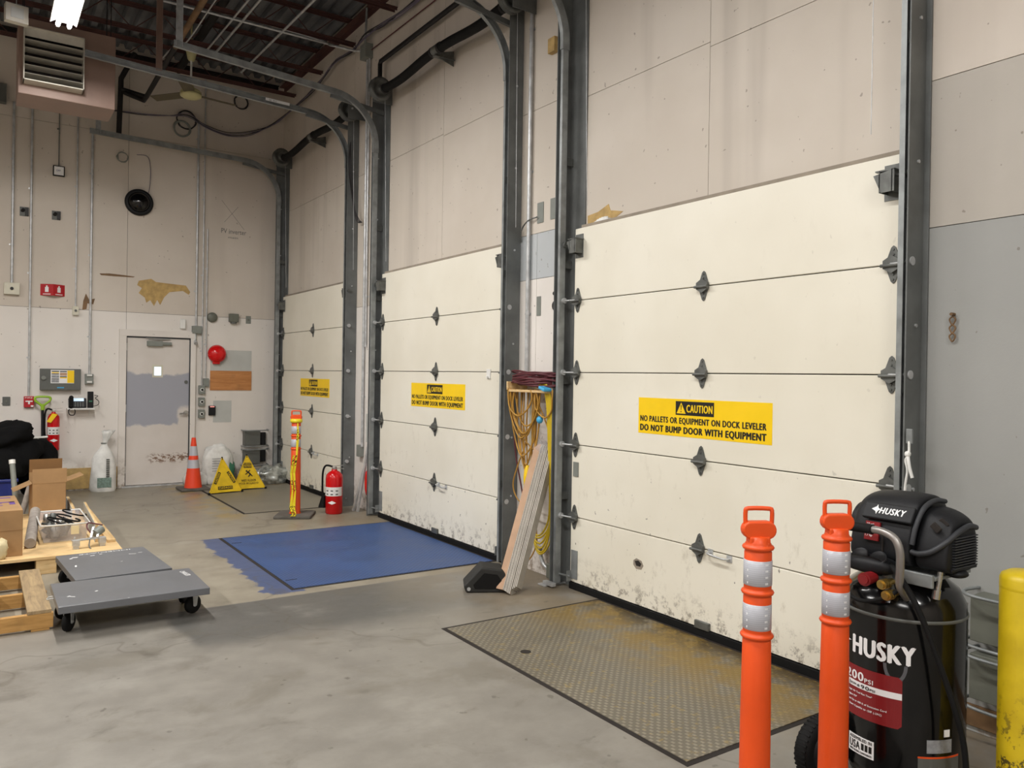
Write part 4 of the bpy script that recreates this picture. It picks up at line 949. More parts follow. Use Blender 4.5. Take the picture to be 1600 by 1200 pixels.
m = MB().tube([(0, -.01, .06), (.005, -.02, .0), (-.01, -.02, -.03), (.0, -.02, -.08), (-.01, -.02, -.16), (-.02, -.01, -.34)], .006, 8, 6).tube([(0, -.02, -.0), (.015, -.03, -.06), (.03, -.03, -.11)], .008, 8, 4).blob((0, -.02, .0), (.014, .014, .014), 2, .2, 3, n=12); m.build('rope', 'white_sack', t)
MB().box(-.015, .015, -.012, 0, .05, .12).build('cleat', 'track', t, .002)

# ------------------------------------------------------------------ hose hook on the pillar
HY = 5.19
def hp(x, y, z): return (x, y, z)
t = on_dock('hose_rack', 'wooden hook board holding coiled hoses on the pillar', 'hose rack', HY, 1.55)
MB().box(-.30, .26, -.20, 0, -.055, -.035).box(-.3, -.28, -.2, 0, -.055, .03).build('shelf_bar', 'pine', t, .003)
t = on_dock('air_hose', 'maroon air hose coiled flat on top of the hook board', 'hose', HY, 1.56)
random.seed(3); m = MB()
for k in range(13):
    a = .30-.012*(k % 4)+random.uniform(-.015, .015); b = .10+random.uniform(-.02, .01); z = .0+k*.0075; tl = random.uniform(-.02, .02)
    m.tube([(a*math.cos(q)+.0, -.12+b*math.sin(q), z+tl*math.cos(q)+.012*math.sin(q*2+k)) for q in [2*PI*i/14 for i in range(15)]], .0075, 7, 3)
m.build('coil', 'maroon_hose', t)
MB().tube([(-.29, -.14, .0), (-.33, -.13, -.08), (-.34, -.1, -.3), (-.32, -.08, -.6), (-.25, -.07, -.85), (-.2, -.06, -1.05), (-.14, -.06, -1.17)], .007, 7, 6).build('tail', 'maroon_hose', t)
MB().box(.20, .28, -.24, -.16, .03, .055, Matrix.Rotation(.3, 4, 'Y')).build('blue_tape_wrap', 'blue_tape', t, .008)
def hang(m, x0, x1, zt, zb, y, r, jit=.015):
    j = lambda: random.uniform(-jit, jit)
    c = (x0+x1)/2+j(); h = zt-zb; w_ = abs(x1-x0)
    m.tube([(x0, y, zt), (x0-.01+j(), y+j(), zt-h*.35), (x0+w_*.12+j(), y+j(), zt-h*.75), (c, y+j(), zb), (x1-w_*.12+j(), y+j(), zt-h*.75), (x1+.01+j(), y+j(), zt-h*.35), (x1, y, zt)], r, 7, 6)
t = on_dock('extension_cord', 'tan and ochre extension cord hanging in long loops from the hook', 'cord', HY, 1.52)
m = MB()
for (x0, x1, zb, y) in ((-.27, .05, -.22, -.2), (-.25, .10, -.36, -.19), (-.28, .06, -.40, -.17), (-.2, .08, -.38, -.18), (-.23, .13, -.3, -.16), (-.27, .04, -.55, -.15), (-.22, .02, -.62, -.14), (-.18, .06, -.7, -.13), (-.15, .02, -.8, -.12), (-.12, -.02, -.92, -.1), (-.2, -.05, -.75, -.1), (.08, .30, -.22, -.17)):
    hang(m, x0, x1, 0.0, zb, y, .0068)
m.build('loops', 'ochre_tube', t)
m = MB().tube([(-.22, -.12, -.2), (-.12, -.12, -.42), (-.22, -.12, -.62), (-.31, -.11, -.8), (-.26, -.1, -.92), (-.12, -.1, -.96), (.02, -.1, -.97)], .006, 7, 6).tube([(-.2, -.14, -.35), (-.05, -.12, -.47), (.1, -.1, -.52), (.2, -.1, -.5)], .006, 7, 6).tube([(.05, -.13, -.1), (.18, -.12, -.3), (.26, -.11, -.5), (.3, -.1, -.7), (.28, -.09, -.9)], .007, 7, 6)
m.build('loose_strands', 'ochre_tube', t)
t = on_dock('yellow_cord', 'yellow cord hanging in a long loop down the right of the pillar', 'cord', HY, 1.54); m = MB()
for k in range(6):
    x = .18+.012*k; j = random.uniform(-.02, .02)
    m.tube([(x-.12, -.14, .0), (x-.02, -.17, .02), (x+.02, -.15, -.12), (x+.015, -.12, -.5), (x+.01+j*.3, -.1, -.9), (x-.02+j, -.1, -1.08-.02*k), (x-.12, -.1, -1.2-.025*k+j), (x-.22, -.1, -1.16-.03*k), (x-.3, -.1, -1.02-.01*k)], .0075, 7, 6)
m.build('loops', 'yellow_hose', t)
MB().tube([(-.03, -.1, -1.0), (-.02, -.1, -1.08), (.02, -.1, -1.07), (.03, -.1, -1.0)], .012, 8, 5).build('tied_bundle', 'yellow_hose', t)
m = MB().tube([(.03, -.1, -.75), (.02, -.1, -1.1), (.0, -.09, -1.3), (-.1, -.12, -1.45), (-.22, -.2, -1.5), (-.3, -.25, -1.53)], .006, 7, 6); m.build('trailing_strand', 'ochre_tube', t)
t = on_dock('cord_connector', 'bright yellow cord connector hanging among the ochre loops', 'connector', 5.25, .80)
MB().lathe([(.012, -.09), (.03, -.06), (.034, .0), (.028, .06), (.012, .1)], 16, Matrix.Translation((0, -.14, 0))).build('body', 'yellow_sign', t); MB().cyl((0, -.14, -.12), (0, -.14, -.09), .012, n=10).build('plug_end', 'black_rubber', t)
t = on_dock('cord_connector', 'small blue cord plug hanging right of the ochre loops', 'connector', 5.08, 1.28); MB().blob((0, -.15, 0), (.03, .025, .03), 1, .05, 1, n=16).build('body', 'blue_tape', t)
t = on_dock('floor_socket', 'grey metal elbow and socket at foot of the pillar', 'socket', 5.0, .08)
MB().box(-.05, .06, -.09, 0, -.06, .06).build('box', 'olive_box', t, .01); MB().tube([(-.05, -.05, .0), (-.12, -.05, .02), (-.17, -.05, .08), (-.18, -.05, .16)], .016, 10, 5).build('elbow_pipe', 'galv', t)

# leaning bundle of boards
t = thing('leaning_board_bundle', 'bundle of tan and grey ribbed boards leaning against the pillar', 'boards', (0, 0, 0))
A = Vector((3.30, 4.90, .012)); B = Vector((3.79, 5.11, 1.06)); ax = (B-A).normalized(); sd = Vector((.45, -.9, 0)); sd = (sd-ax*sd.dot(ax)).normalized(); nn = ax.cross(sd)
mats = ['brown_tape']+['board_grey']*7
def strip(o0, w0, th, mat, nm, da=0.0):
    m = MB(); 
    vs = [tuple(p+sd*a+nn*b) for p in (A+ax*(da), B+ax*da*.3) for a, b in ((o0, -w0/2), (o0+th, -w0/2), (o0+th, w0/2), (o0, w0/2))]
    m.add(vs, [(3, 2, 1, 0), (4, 5, 6, 7), (0, 1, 5, 4), (1, 2, 6, 5), (2, 3, 7, 6), (3, 0, 4, 7)]); return m.build(nm, mat, t)
strip(-.068, .10, .055, 'brown_tape', 'tan_board')
for k in range(6): strip(-.012+k*.0115, .10-.004*(k % 2), .0085, 'board_grey', 'grey_board', -.004*k)
for k in range(3): strip(.058+k*.013, .085, .009, 'board_grey', 'grey_board', .02+.01*k)
MB().blob(tuple(B+Vector((-.03, .0, -.02))), (.05, .06, .07), 6, .25, 3, None, 18).build('plastic_wrap', 'clear_plastic', t)

# wheel chock
t = thing('wheel_chock', 'black rubber wheel chock on floor left of the leaning boards', 'wheel chock', (3.24, 5.07, 0), -.5)
P5 = [(-.17, 0), (.15, 0), (.19, .05), (.10, .17), (-.06, .19), (-.19, .05)]
M['chock'] = paint('scuffed_rubber', (38, 38, 36), .7, 0, .2, 10, bump=.3)
MB().prism(P5, -.11, .11).build('body', 'chock', t, .012, 3)
MB().prism([(a*.62, c*.62+.03) for a, c in P5], -.113, -.111).build('hollow_face', 'black_rubber', t)
MB().cyl((-.15, -.115, .03), (-.15, -.1, .03), .014, n=10).build('eyelet', 'galv', t)

# ------------------------------------------------------------------ bollard
t = thing('bollard', 'yellow steel bollard at the right edge with black scuffs', 'bollard', (3.07, 1.28, 0))
bm = N('bollard_paint'); x_, y_, z_ = bm.xyz(); c_ = bm.mix(bm.ramp(bm.noise(6, 4), .3, .7), srgb(184, 158, 14), srgb(204, 178, 24))
sc_ = bm.math('MULTIPLY', bm.ramp(bm.noise(22, 5, .7), .54, .6), bm.ramp(z_, .62, .30)); c_ = bm.mix(bm.math('MULTIPLY', sc_, .9), c_, srgb(46, 40, 26)); bm.out(c_, .4)
MB().lathe([(.084, 0), (.084, .935), (.078, .950), (.055, .962), (.0001, .967)], 36).build('pipe', bm.m, t)
MB().lathe([(.0842, .90), (.0848, .905), (.0842, .91)], 36).build('cap_edge', bm.m, t)

# ------------------------------------------------------------------ air compressor, front faces the aisle (-x)
CX_, CY_ = 3.025, 1.70
t = thing('air_compressor', 'black upright air compressor with logo shroud and red label beside the dock door', 'air compressor', (CX_, CY_, 0), -PI/2); t.scale = (1, 1, .97)
R_ = .222
MB().lathe([(.16, .10), (.20, .12), (R_, .17), (R_, .76), (R_*.985, .805), (.195, .86), (.14, .905), (.08, .927), (.0001, .932)], 48).build('tank', 'gloss_black', t)
MB().lathe([(R_, .759), (R_+.003, .763), (R_+.003, .768), (R_, .772)], 48).build('weld_seam', 'panel_grey', t)
MB().lathe([(.15, .03), (.16, .03), (.165, .12), (.15, .12)], 30).build('foot_ring', 'gloss_black', t)
for s in (-1, 1):
    WM = Matrix.Translation((-.255, s*.16, .127)) @ Matrix.Rotation(PI/2, 4, 'Y')
    wh = MB().lathe([(.03, -.03), (.09, -.034), (.118, -.03), (.127, -.012), (.127, .012), (.118, .03), (.09, .034), (.03, .03)], 34, WM).build('wheel', 'black_rubber', t)
    m = MB()
    for k in range(36):
        q = 2*PI*k/36; m.cb((-.255, s*.16+.1255*math.cos(q), .127+.1255*math.sin(q)), (.05, .005, .008), (q, 0, 0))
    m.build('tread_lugs', 'black_rubber', wh)
    MB().lathe([(.0001, -.036), (.03, -.036), (.06, -.03), (.08, -.036), (.082, .036), (.0001, .036)], 24, WM).build('wheel_hub', 'black_plastic', wh)
MB().cyl((-.25, -.16, .127), (-.1, -.16, .127), .012, n=10).cyl((-.25, .16, .127), (-.1, .16, .127), .012, n=10).box(-.2, -.1, -.17, .17, .11, .14).build('axle', 'dark_steel', t)
# front labels, wrapped round the tank
text('HUSKY', 'white_ink', t, -.078, .598, .232, .070, bold=.05, curve_r=R_, name='logo_lettering')
def wrap_poly(mb, pts, R):
    vs = [((R+.0018)*math.sin(a/R), -(R+.0018)*math.cos(a/R), z) for a, z in pts]; return mb.add(vs, [tuple(range(len(pts)))])
m = MB(); wrap_poly(m, [(-.16, .637), (-.125, .655), (-.118, .645), (-.09, .64), (-.118, .632), (-.125, .612), (-.13, .626)], R_); m.build('logo_arrow', 'white_ink', t)
m = MB(); wrap_rect(m, R_, -.145, .115, .352, .548, .0015, 20, .012); red = m.build('red_label', 'red_label', t)
m = MB(); wrap_rect(m, R_+.0015, -.145, .115, .464, .488, .0008, 16); m.build('white_band', 'white_ink', red)
def wtext(s_, x, z, wd, ht, mat='white_ink', b=.01): text(s_, mat, red, (x+.145)*1.13-.145, z-.029, wd*1.13, ht*1.05, bold=b*1.6, curve_r=R_+.0016+.0008*(mat == 'black_ink'))
wtext('200', -.115, .524, .075, .032, b=.02); wtext('PSI', -.035, .524, .03, .016)
wtext('5.1', -.122, .497, .024, .014, 'black_ink'); wtext('SCFM @', -.094, .498, .04, .010, 'black_ink', 0); wtext('90', -.048, .497, .03, .014, 'black_ink'); wtext('PSI', -.015, .498, .018, .009, 'black_ink', 0)
for k, (s_, wd) in enumerate((('3X Longer Air Tool Run Time*', .118), ('20% Higher PSI*', .06), ('Runs on Up to 400 ft of Extension Cord', .165), ('Cold Start Capable to -20F (-29C)', .15))):
    wtext(s_, -.125, .470-k*.019, wd, .009, b=.005); wtext('v', -.14, .471-k*.019, .008, .008)
m = MB(); wrap_rect(m, R_, -.095, .02, .205, .275, .0012, 8); us = m.build('assembled_label', 'white_ink', t)
text('ASSEMBLED IN', 'black_ink', us, -.088, .259, .10, .012, bold=.012, curve_r=R_+.001); text('USA', 'black_ink', us, -.088, .224, .05, .030, bold=.02, curve_r=R_+.001)
m = MB(); 
for k in range(3): wrap_rect(m, R_+.0012, -.032+k*.016, -.020+k*.016, .226, .252, .0006, 2)
m.build('flag_mark', 'black_ink', us); text('WITH GLOBAL COMPONENTS', 'black_ink', us, -.088, .211, .10, .008, curve_r=R_+.001)
m = MB(); wrap_rect(m, R_, .20, .30, .275, .325, .001, 8); m.build('spec_label', 'silver_ink', t)
m = MB(); wrap_rect(m, R_, .265, .29, .335, .362, .001, 3); m.build('barcode_label', 'white_ink', t)
m = MB(); wrap_rect(m, R_, .17, .34, .12, .262, .001, 10); wl = m.build('warning_label', 'panel_grey', t)
m = MB(); wrap_rect(m, R_+.001, .17, .34, .255, .262, .0006, 10); m.build('orange_edge', 'orange', wl)
m = MB(); 
for i in range(12):
    a0 = PI*.0+PI*i/11; a1 = PI*(i+1)/11 if i < 11 else a0
q = [( .09+.042*math.cos(PI+PI*i/10), .595+.07*math.sin(PI+PI*i/10)) for i in range(11)]; q2 = [(.09+.030*math.cos(PI+PI*i/10), .595+.055*math.sin(PI+PI*i/10)) for i in range(11)]
vs = [((R_+.001)*math.sin(a/R_), -(R_+.001)*math.cos(a/R_), z) for a, z in q+q2]; m.add(vs, [(i, i+1, 12+i, 11+i) for i in range(10)]); m.build('peeling_film', 'clear_tape', t)
before = set(t.children)
# shroud: lofted body along local x (left-right), with a sloping face
def loft(sections, n_cap=True):
    """sections: list of (x, [(y,z)...]) all the same length"""
    n = len(sections[0][1]); vs = [(x, y, z) for x, ring in sections for y, z in ring]
    fs = [(i*n+k, i*n+(k+1) % n, (i+1)*n+(k+1) % n, (i+1)*n+k) for i in range(len(sections)-1) for k in range(n)]
    fs += [tuple(range(n-1, -1, -1)), tuple((len(sections)-1)*n+k for k in range(n))]; return vs, fs
def ring(s, dz=0, dy=0, zb=.875):
    base = [(-.16, zb), (-.185, zb+.05), (-.18, .985), (-.165, 1.05), (-.135, 1.125), (-.10, 1.18), (-.05, 1.21), (.03, 1.222), (.11, 1.21), (.17, 1.17), (.20, 1.10), (.21, 1.0), (.205, zb+.05), (.18, zb)]
    return [(y*s+dy, zb+(z-zb)*s+dz) for y, z in base]
vs, fs = loft([(-.215, ring(.80)), (-.205, ring(.88)), (-.18, ring(.95)), (-.12, ring(1.0)), (.06, ring(1.0)), (.085, ring(.99)), (.10, ring(.955))])
sh = MB().add(vs, fs, True); shroud = sh.build('motor_shroud', 'black_plastic', t); 
b_ = shroud.modifiers.new('sub', 'SUBSURF'); b_.levels = 1; b_.render_levels = 2
vs, fs = loft([(.09, ring(.86, .0)), (.13, ring(.86, .0)), (.19, ring(.83, .0)), (.235, ring(.75, .0)), (.245, ring(.70, .0))])
sd_ = MB().add(vs, fs, True).build('side_shroud', 'black_plastic', t); b_ = sd_.modifiers.new('sub', 'SUBSURF'); b_.levels = 1; b_.render_levels = 2
MB().tube([(.10, -.165, .965), (.14, -.175, .965), (.19, -.165, .985), (.232, -.12, 1.03), (.252, -.05, 1.075), (.258, .03, 1.095), (.25, .11, 1.08)], .013, 10, 6).build('trim_rib', 'grey_trim', t)
MB().tube([(.105, -.175, 1.0), (.11, -.15, 1.09), (.115, -.09, 1.165), (.12, 0, 1.195), (.12, .09, 1.185)], .012, 10, 6).build('arch_rib', 'grey_trim', t)
for k in range(5):
    a = -.13+k*.05; zz = 1.045+.035*math.sin((k+.7)/5*PI); MB().cb((.19+.008*k, a, zz+.03), (.045, .016, .03), (0, .7, 0)).build('cooling_slot', 'gap', t, .003)
for k in range(12):
    z = .905+k*.0125; MB().box(.20, .256, -.09, .12, z, z+.005).build('louver', 'grey_trim', t)
MB().box(.19, .25, -.1, .13, .89, .905).build('louver_sill', 'black_plastic', t, .003)
MB().lathe([(.085, -.02), (.10, -.01), (.10, .02), (.08, .035), (.0001, .04)], 28, Matrix.Translation((-.22, .0, 1.04)) @ Matrix.Rotation(-PI/2, 4, 'Y')).build('fan_cover', 'black_plastic', t)
# front badge plate, slanted like the shroud face
FB = Matrix.Translation((-.015, -.150, 1.125)) @ Matrix.Rotation(-.55, 4, 'X')
bp = MB().box(-.125, .115, -.012, .012, -.04, .045).build('badge_plate', 'black_plastic', t, .006, 3); bp.matrix_local = FB
o = text('HUSKY', 'white_ink', t, -.045, -.012, .125, .032, -.0125, .035, 'logo_lettering', shear=.2); o.matrix_local = FB
MB().prism([(-.085, .006), (-.065, .02), (-.06, .032), (-.055, .016), (-.043, .008), (-.052, .0), (-.058, -.018), (-.064, -.004)], -.0135, -.012).build('logo_arrow', 'white_ink', t).matrix_local = FB
for z, h_, tx, yy in ((1.058, .036, '27 gal', -.166), (1.006, .036, '1.7 hp', -.179)):
    F2 = Matrix.Translation((-.085, yy, z)) @ Matrix.Rotation(-.14, 4, 'X')
    o = MB().box(-.035, .035, -.008, .004, -h_/2, h_/2).build('red_spec_label', 'red_label', t); o.matrix_local = F2
    o2 = text(tx, 'white_ink', t, -.03, -.004, .035, .014, -.0085); o2.matrix_local = F2
MB().box(-.03, -.026, -.19, -.18, .93, 1.03).build('shroud_seam', 'gap', t)
# control pod, gauges, regulator, couplers
MB().blob((-.03, -.185, .955), (.11, .055, .035), 1, 0, 1, None, 28, .8).build('control_pod', 'black_plastic', t)
for x in (-.059, .014):
    MB().lathe([(.0001, .0), (.030, .0), (.034, .012), (.030, .017), (.028, .014), (.0001, .014)], 26, Matrix.Translation((x, -.20, .978)) @ Matrix.Rotation(.8, 4, 'X')).build('pressure_gauge', 'grey_trim', t)
MB().cyl((.005, -.22, .915), (.005, -.28, .912), .022, .026, 18).cyl((.005, -.28, .912), (.005, -.285, .912), .018, n=14).build('regulator_knob', 'red_label', t)
for x, z in ((.062, .905), (.08, .868)):
    m = MB().cyl((x, -.19, z), (x, -.27, z-.004), .013, n=14)
    for q in range(3): m.cyl((x, -.225-q*.014, z-.002), (x, -.233-q*.014, z-.003), .019, n=14)
    m.build('air_coupler', 'brass', t)
MB().cyl((.04, -.19, .93), (.05, -.17, .84), .018, n=12).cyl((-.03, -.20, .92), (.06, -.195, .90), .014, n=12).build('manifold', 'dark_steel', t)
MB().tube([(.108, -.17, .85), (.118, -.235, .905), (.133, -.262, .98), (.135, -.27, 1.045), (.115, -.27, 1.088), (.07, -.27, 1.106), (.02, -.27, 1.108), (-.10, -.27, 1.106), (-.14, -.265, 1.09), (-.155, -.26, 1.04), (-.155, -.24, .96), (-.15, -.17, .85)], .0145, 12, 6).build('carry_handle', 'handle_grey', t)
MB().cyl((.03, -.27, 1.108), (-.10, -.27, 1.106), .0195, n=16).build('handle_grip', 'black_rubber', t)
MB().box(-.10, .19, -.13, .13, .925, .94).box(.02, .19, -.15, -.135, .90, .95).build('motor_bracket', 'track', t, .003)
MB().cyl((.18, -.10, .86), (.195, -.10, .97), .010, n=10).cyl((.178, -.10, .855), (.182, -.10, .89), .016, n=6).build('discharge_tube', 'chrome', t)
MB().blob((.22, .0, .872), (.05, .05, .022), 1, 0, 1, None, 20).build('filter_cap', 'black_plastic', t)
MB().tube([(.04, -.17, .97), (.08, -.215, .965), (.124, -.235, .933), (.185, -.22, .82), (.245, -.18, .62), (.285, -.15, .46), (.30, -.12, .32), (.305, -.10, .1), (.30, -.05, .02)], .0105, 10, 6).build('power_cord', 'black_rubber', t)
MB().tube([(.11, -.20, .90), (.08, -.25, .86), (.0, -.262, .825), (-.08, -.24, .83), (-.14, -.19, .87)], .008, 10, 6).build('bleed_hose', 'black_rubber', t)

S4 = Matrix.Translation((.03, -.02, 1.235-1.222*.82)) @ Matrix.Diagonal((.82, .78, .82, 1))
for o in list(t.children):
    if o in before: continue
    if o.name.split('.')[0] in ('power_cord', 'air_coupler', 'regulator_knob', 'manifold', 'bleed_hose', 'motor_bracket', 'control_pod', 'pressure_gauge', 'carry_handle', 'handle_grip', 'discharge_tube'): K = Matrix.Identity(4)
    else: K = S4
    o.data.transform(K @ o.matrix_basis); o.matrix_basis = Matrix.Identity(4)

# ------------------------------------------------------------------ dollies
def dolly(x, y, rz, L_, W_, label, cx, cy):
    t = thing('platform_dolly', label, 'dolly', (x, y, 0), rz, 'grey platform dollies')
    MB().box(-L_/2, L_/2, -W_/2, W_/2, .155, .2).build('platform', 'dolly_grey', t, .003)
    for sx in (-1, 1):
        for sy in (-1, 1):
            px, py = sx*(L_/2-cx), sy*(W_/2-cy); f = MB(); SW = Matrix.Translation((px, py, 0)) @ Matrix.Rotation(.75+.25*sx*sy, 4, 'Z') @ Matrix.Translation((-px, -py, 0))
            f.box(px-.045, px+.045, py-.035, py+.035, .148, .155)
            for o_ in (-.022, .022): f.prism([(px-.02, .15), (px+.03, .15), (px+.015, .05), (px+.0, .045), (px-.012, .052)], py+o_-.002, py+o_+.002)
            f.cyl((px, py-.03, .06), (px, py+.03, .06), .007, n=8); f.v = [tuple(SW @ Vector(v)) for v in f.v]; fo = f.build('caster_fork', 'galv', t, .001)
            MB().lathe([(.012, -.017), (.05, -.018), (.059, -.012), (.06, 0), (.059, .012), (.05, .018), (.012, .017)], 26, SW @ Matrix.Translation((px, py, .06)) @ Matrix.Rotation(PI/2, 4, 'X')).build('wheel', 'black_rubber', fo)
    return t
t = dolly(.85, 5.72, .0, .87, .62, 'grey platform dolly in front, long side facing the viewer', .07, .17)
m = MB()
for (x, y, a, b) in ((-.34, -.1, .03, .008), (-.36, -.08, .02, .012), (-.2, -.03, .018, .012), (-.05, -.30, .01, .004)): m.cb((x, y, .2005), (a, b, .0006), (0, 0, random.uniform(-1, 1)))
m.build('scuff_marks', 'white_ink', t)
o = text('CHARGER', 'white_ink', t, -.07, -.012, .15, .035, 0); o.matrix_local = Matrix.Translation((.37, .16, .2012)) @ Matrix.Rotation(-1.45, 4, 'Z') @ Matrix.Rotation(-PI/2, 4, 'X')
MB().tube([(-.435, .05, .18), (-.46, .06, .175), (-.47, .03, .17), (-.435, .02, .175)], .003, 6, 5).build('wire_eyelet', 'galv', t)
t = dolly(.845, 6.50, .065, .62, .86, 'grey platform dolly behind, end-on beside the plywood pallet', .06, .10)
m = MB()
for (x, y, a, b) in ((-.2, .3, .04, .015), (-.23, .27, .02, .02), (-.08, .3, .03, .012), (-.02, .32, .02, .012), (-.24, .0, .012, .05), (.18, .2, .05, .008), (.24, .22, .03, .006), (.06, -.02, .012, .006)): m.cb((x, y, .2005), (a, b, .0006), (0, 0, random.uniform(-.5, .5)))
m.build('scuff_marks', 'white_ink', t)
o = text('IMMEDIATE', 'white_ink', t, -.18, 0, .36, .022, 0); o.matrix_local = Matrix.Translation((.02, .385, .2012)) @ Matrix.Rotation(PI, 4, 'Z') @ Matrix.Rotation(-PI/2, 4, 'X')

# ------------------------------------------------------------------ pallets
t = thing('wooden_pallet', 'weathered open wooden pallet at the left edge', 'pallet', (-.06, 6.25, 0))
for y in (-.56, .0, .55): MB().box(-.55, .47, y-.022, y+.022, .015, .105).build('stringer', 'pallet_x', t, .002)
for x in (-.45, -.15, .135-.0): MB().box(x-.045, x+.045, -.58, .58, .105, .128).build('deck_board', 'pallet_old', t, .003)
MB().box(.33, .46, -.58, .62, .105, .128).build('deck_board', 'pallet_old', t, .003)
for x in (-.4, .4): MB().box(x-.05, x+.05, -.58, .58, 0, .015).build('bottom_board', 'pallet_x', t, .002)
t = thing('plywood_pallet', 'plywood topped pallet carrying boxes at the left', 'pallet', (.35, 8.25, 0))
MB().box(-.9, .665, -1.03, 1.2, .115, .14).build('plywood_top', 'pine', t, .002)
for x in (-.6, .12, .6): 
    for y in (-.93, .0, .9): MB().box(x-.07, x+.07, y-.09, y+.09, .0, .115).build('block', 'pine', t, .003)
tag(MB().box(.94, 1.005, 7.55, 8.35, .14, .165).build('plywood_offcut', 'pine_y', None, .002), 'short plywood offcut lying by the edge boards on the pallet', 'board')
t = thing('edge_board', 'white faced board on edge, nearer of two on the pallet', 'board', (.885, 8.26, .14), -.03)
MB().box(-.010, .010, -.64, .66, 0, .16).build('board', 'pine_y', t, .001); MB().box(-.013, -.010, -.64, .66, 0, .159).build('white_face', 'grey_vinyl', t)
t = thing('edge_board', 'white faced board on edge, farther of two on the pallet', 'board', (.80, 9.1, .14), -.02)
MB().box(-.012, .012, -.32, .5, 0, .13).build('board', 'pine_y', t, .001); MB().box(-.015, -.012, -.32, .5, 0, .128).build('white_face', 'grey_vinyl', t)

# ------------------------------------------------------------------ cardboard boxes
t = thing('cardboard_box', 'closed cardboard box with purple print at the left edge', 'box', (-.02, 7.77, .14), .03)
MB().box(-.32, .32, -.43, .43, 0, .365).build('carton', 'cardboard', t, .004)
MB().box(-.32, .32, -.432, .432, .205, .207).box(-.322, .322, -.43, .43, .205, .207).build('crease', 'cardboard_dark', t)
m = MB()
for (x0, x1, y0, y1) in ((-.02, .20, .28, .33), (.04, .08, .12, .3), (-.02, .06, .18, .22), (.0, .21, .02, .06), (.17, .21, -.1, .06), (.02, .05, -.08, .04), (-.02, .12, -.14, -.11), (.10, .12, -.02, .0)): m.box(x0+.08, x1+.08, y0, y1, .365, .3662)
m.build('purple_print', 'purple_ink', t)
t = thing('cardboard_box', 'tall open cardboard box with flaps spread on the pallet', 'box', (.60, 9.16, .14), .04)
MB().box(-.15, .14, -.16, -.156, 0, .36).box(-.15, .14, .156, .16, 0, .44).box(-.15, -.146, -.16, .16, 0, .36).box(.136, .14, -.16, .16, 0, .36).box(-.15, .14, -.16, .16, 0, .004).build('carton', 'cardboard', t)
fr = MB().box(-.15, .145, -.002, .002, 0, .14).build('front_flap', 'cardboard', t); fr.location = (0, -.16, .36); fr.rotation_euler = (-.06, 0, 0)
fr = MB().box(-.15, .14, -.002, .002, 0, .13).build('back_flap', 'cardboard_dark', t); fr.location = (0, .158, .44); fr.rotation_euler = (.1, 0, 0)
fr = MB().box(-.17, 0, -.14, .14, -.002, .002).build('left_flap', 'cardboard', t); fr.location = (-.15, 0, .36); fr.rotation_euler = (0, -.42, 0)
fr = MB().box(0, .17, -.14, .14, -.002, .002).build('right_flap', 'cardboard', t); fr.location = (.14, 0, .36); fr.rotation_euler = (0, -.35, 0)

# grey foam tube, tote, fittings
t = thing('foam_roll', 'grey dusty roll leaning between the box and the clear tote', 'roll', (0, 0, 0)); MB().cyl((.375, 7.60, .185), (.46, 8.55, .30), .042, n=18).build('roll', 'tube_grey', t, .008)
t = thing('storage_tote', 'clear plastic tote full of pipe fittings on the pallet', 'tote', (.64, 8.12, .14), .0)
a0, a1, b0, b1, hh = .16, .185, .34, .40, .155
vs = [(-a0, -b0, 0), (a0, -b0, 0), (a0, b0, 0), (-a0, b0, 0), (-a1, -b1, hh), (a1, -b1, hh), (a1, b1, hh), (-a1, b1, hh)]
e = .004; vi = [(x*(1-e*6), y*(1-e*3), z+(e if z == 0 else 0)) for x, y, z in vs]
MB().add(vs+vi, [(0, 3, 2, 1), (0, 1, 5, 4), (1, 2, 6, 5), (2, 3, 7, 6), (3, 0, 4, 7), (8, 9, 10, 11), (8, 12, 13, 9), (9, 13, 14, 10), (10, 14, 15, 11), (11, 15, 12, 8), (4, 5, 13, 12), (5, 6, 14, 13), (6, 7, 15, 14), (7, 4, 12, 15)]).build('tub', 'clear_plastic', t)
MB().tube([(-a1, -b1, hh), (a1, -b1, hh), (a1, b1, hh), (-a1, b1, hh), (-a1, -b1, hh)], .007, 8, 1).build('rim', 'white_plastic', t)
MB().box(.04, .1, -.412, -.404, .07, .14).build('paper_tag', 'glove_paper', t)
random.seed(11)
for k in range(12):
    x = random.uniform(-.11, .11); y = random.uniform(-.28, .28); z = .185+random.uniform(0, .06); rz = random.uniform(0, 3); ti = random.uniform(-.7, .7)
    lb = ('silver pipe cap standing upright in the tote' if k == 0 else 'silver can fitting heaped in the clear tote')
    if k == 0: x, y, z, ti = .0, .05, .23, .05
    u = thing('pipe_fitting', lb, 'pipe fitting', (x+.64, y+8.12, z), rz, 'metal fittings in the tote')
    r = .028 if k else .042
    mm = Matrix.Rotation(ti, 4, 'X')
    MB().lathe([(r*.9, -.04), (r, -.035), (r, .045), (r*.85, .05), (.0001, .05)], 18, mm).build('can', 'chrome' if k % 3 == 0 else 'dark_steel', u)
    MB().lathe([(r*1.15, -.05), (r*1.2, -.045), (r*1.15, -.03)], 18, mm).build('collar', 'dark_steel', u)
for k in range(5):
    cx, cy, a0 = random.uniform(.60, .76), random.uniform(7.9, 8.35), random.uniform(0, 6); rr = random.uniform(.06, .1); tl = random.uniform(-.5, .5)
    m = MB().tube([(cx+rr*math.cos(a0+q), cy+rr*1.4*math.sin(a0+q), .275+tl*rr*math.cos(a0+q)+.008*k) for q in (0, .8, 1.6, 2.4, 3.2, 4.0, 4.7)], .007, 7, 6)
    tag(m.build('cable_loop', 'black_rubber'), 'short black cable loops tangled on top of the tote', 'cable', 'black cables on the tote')
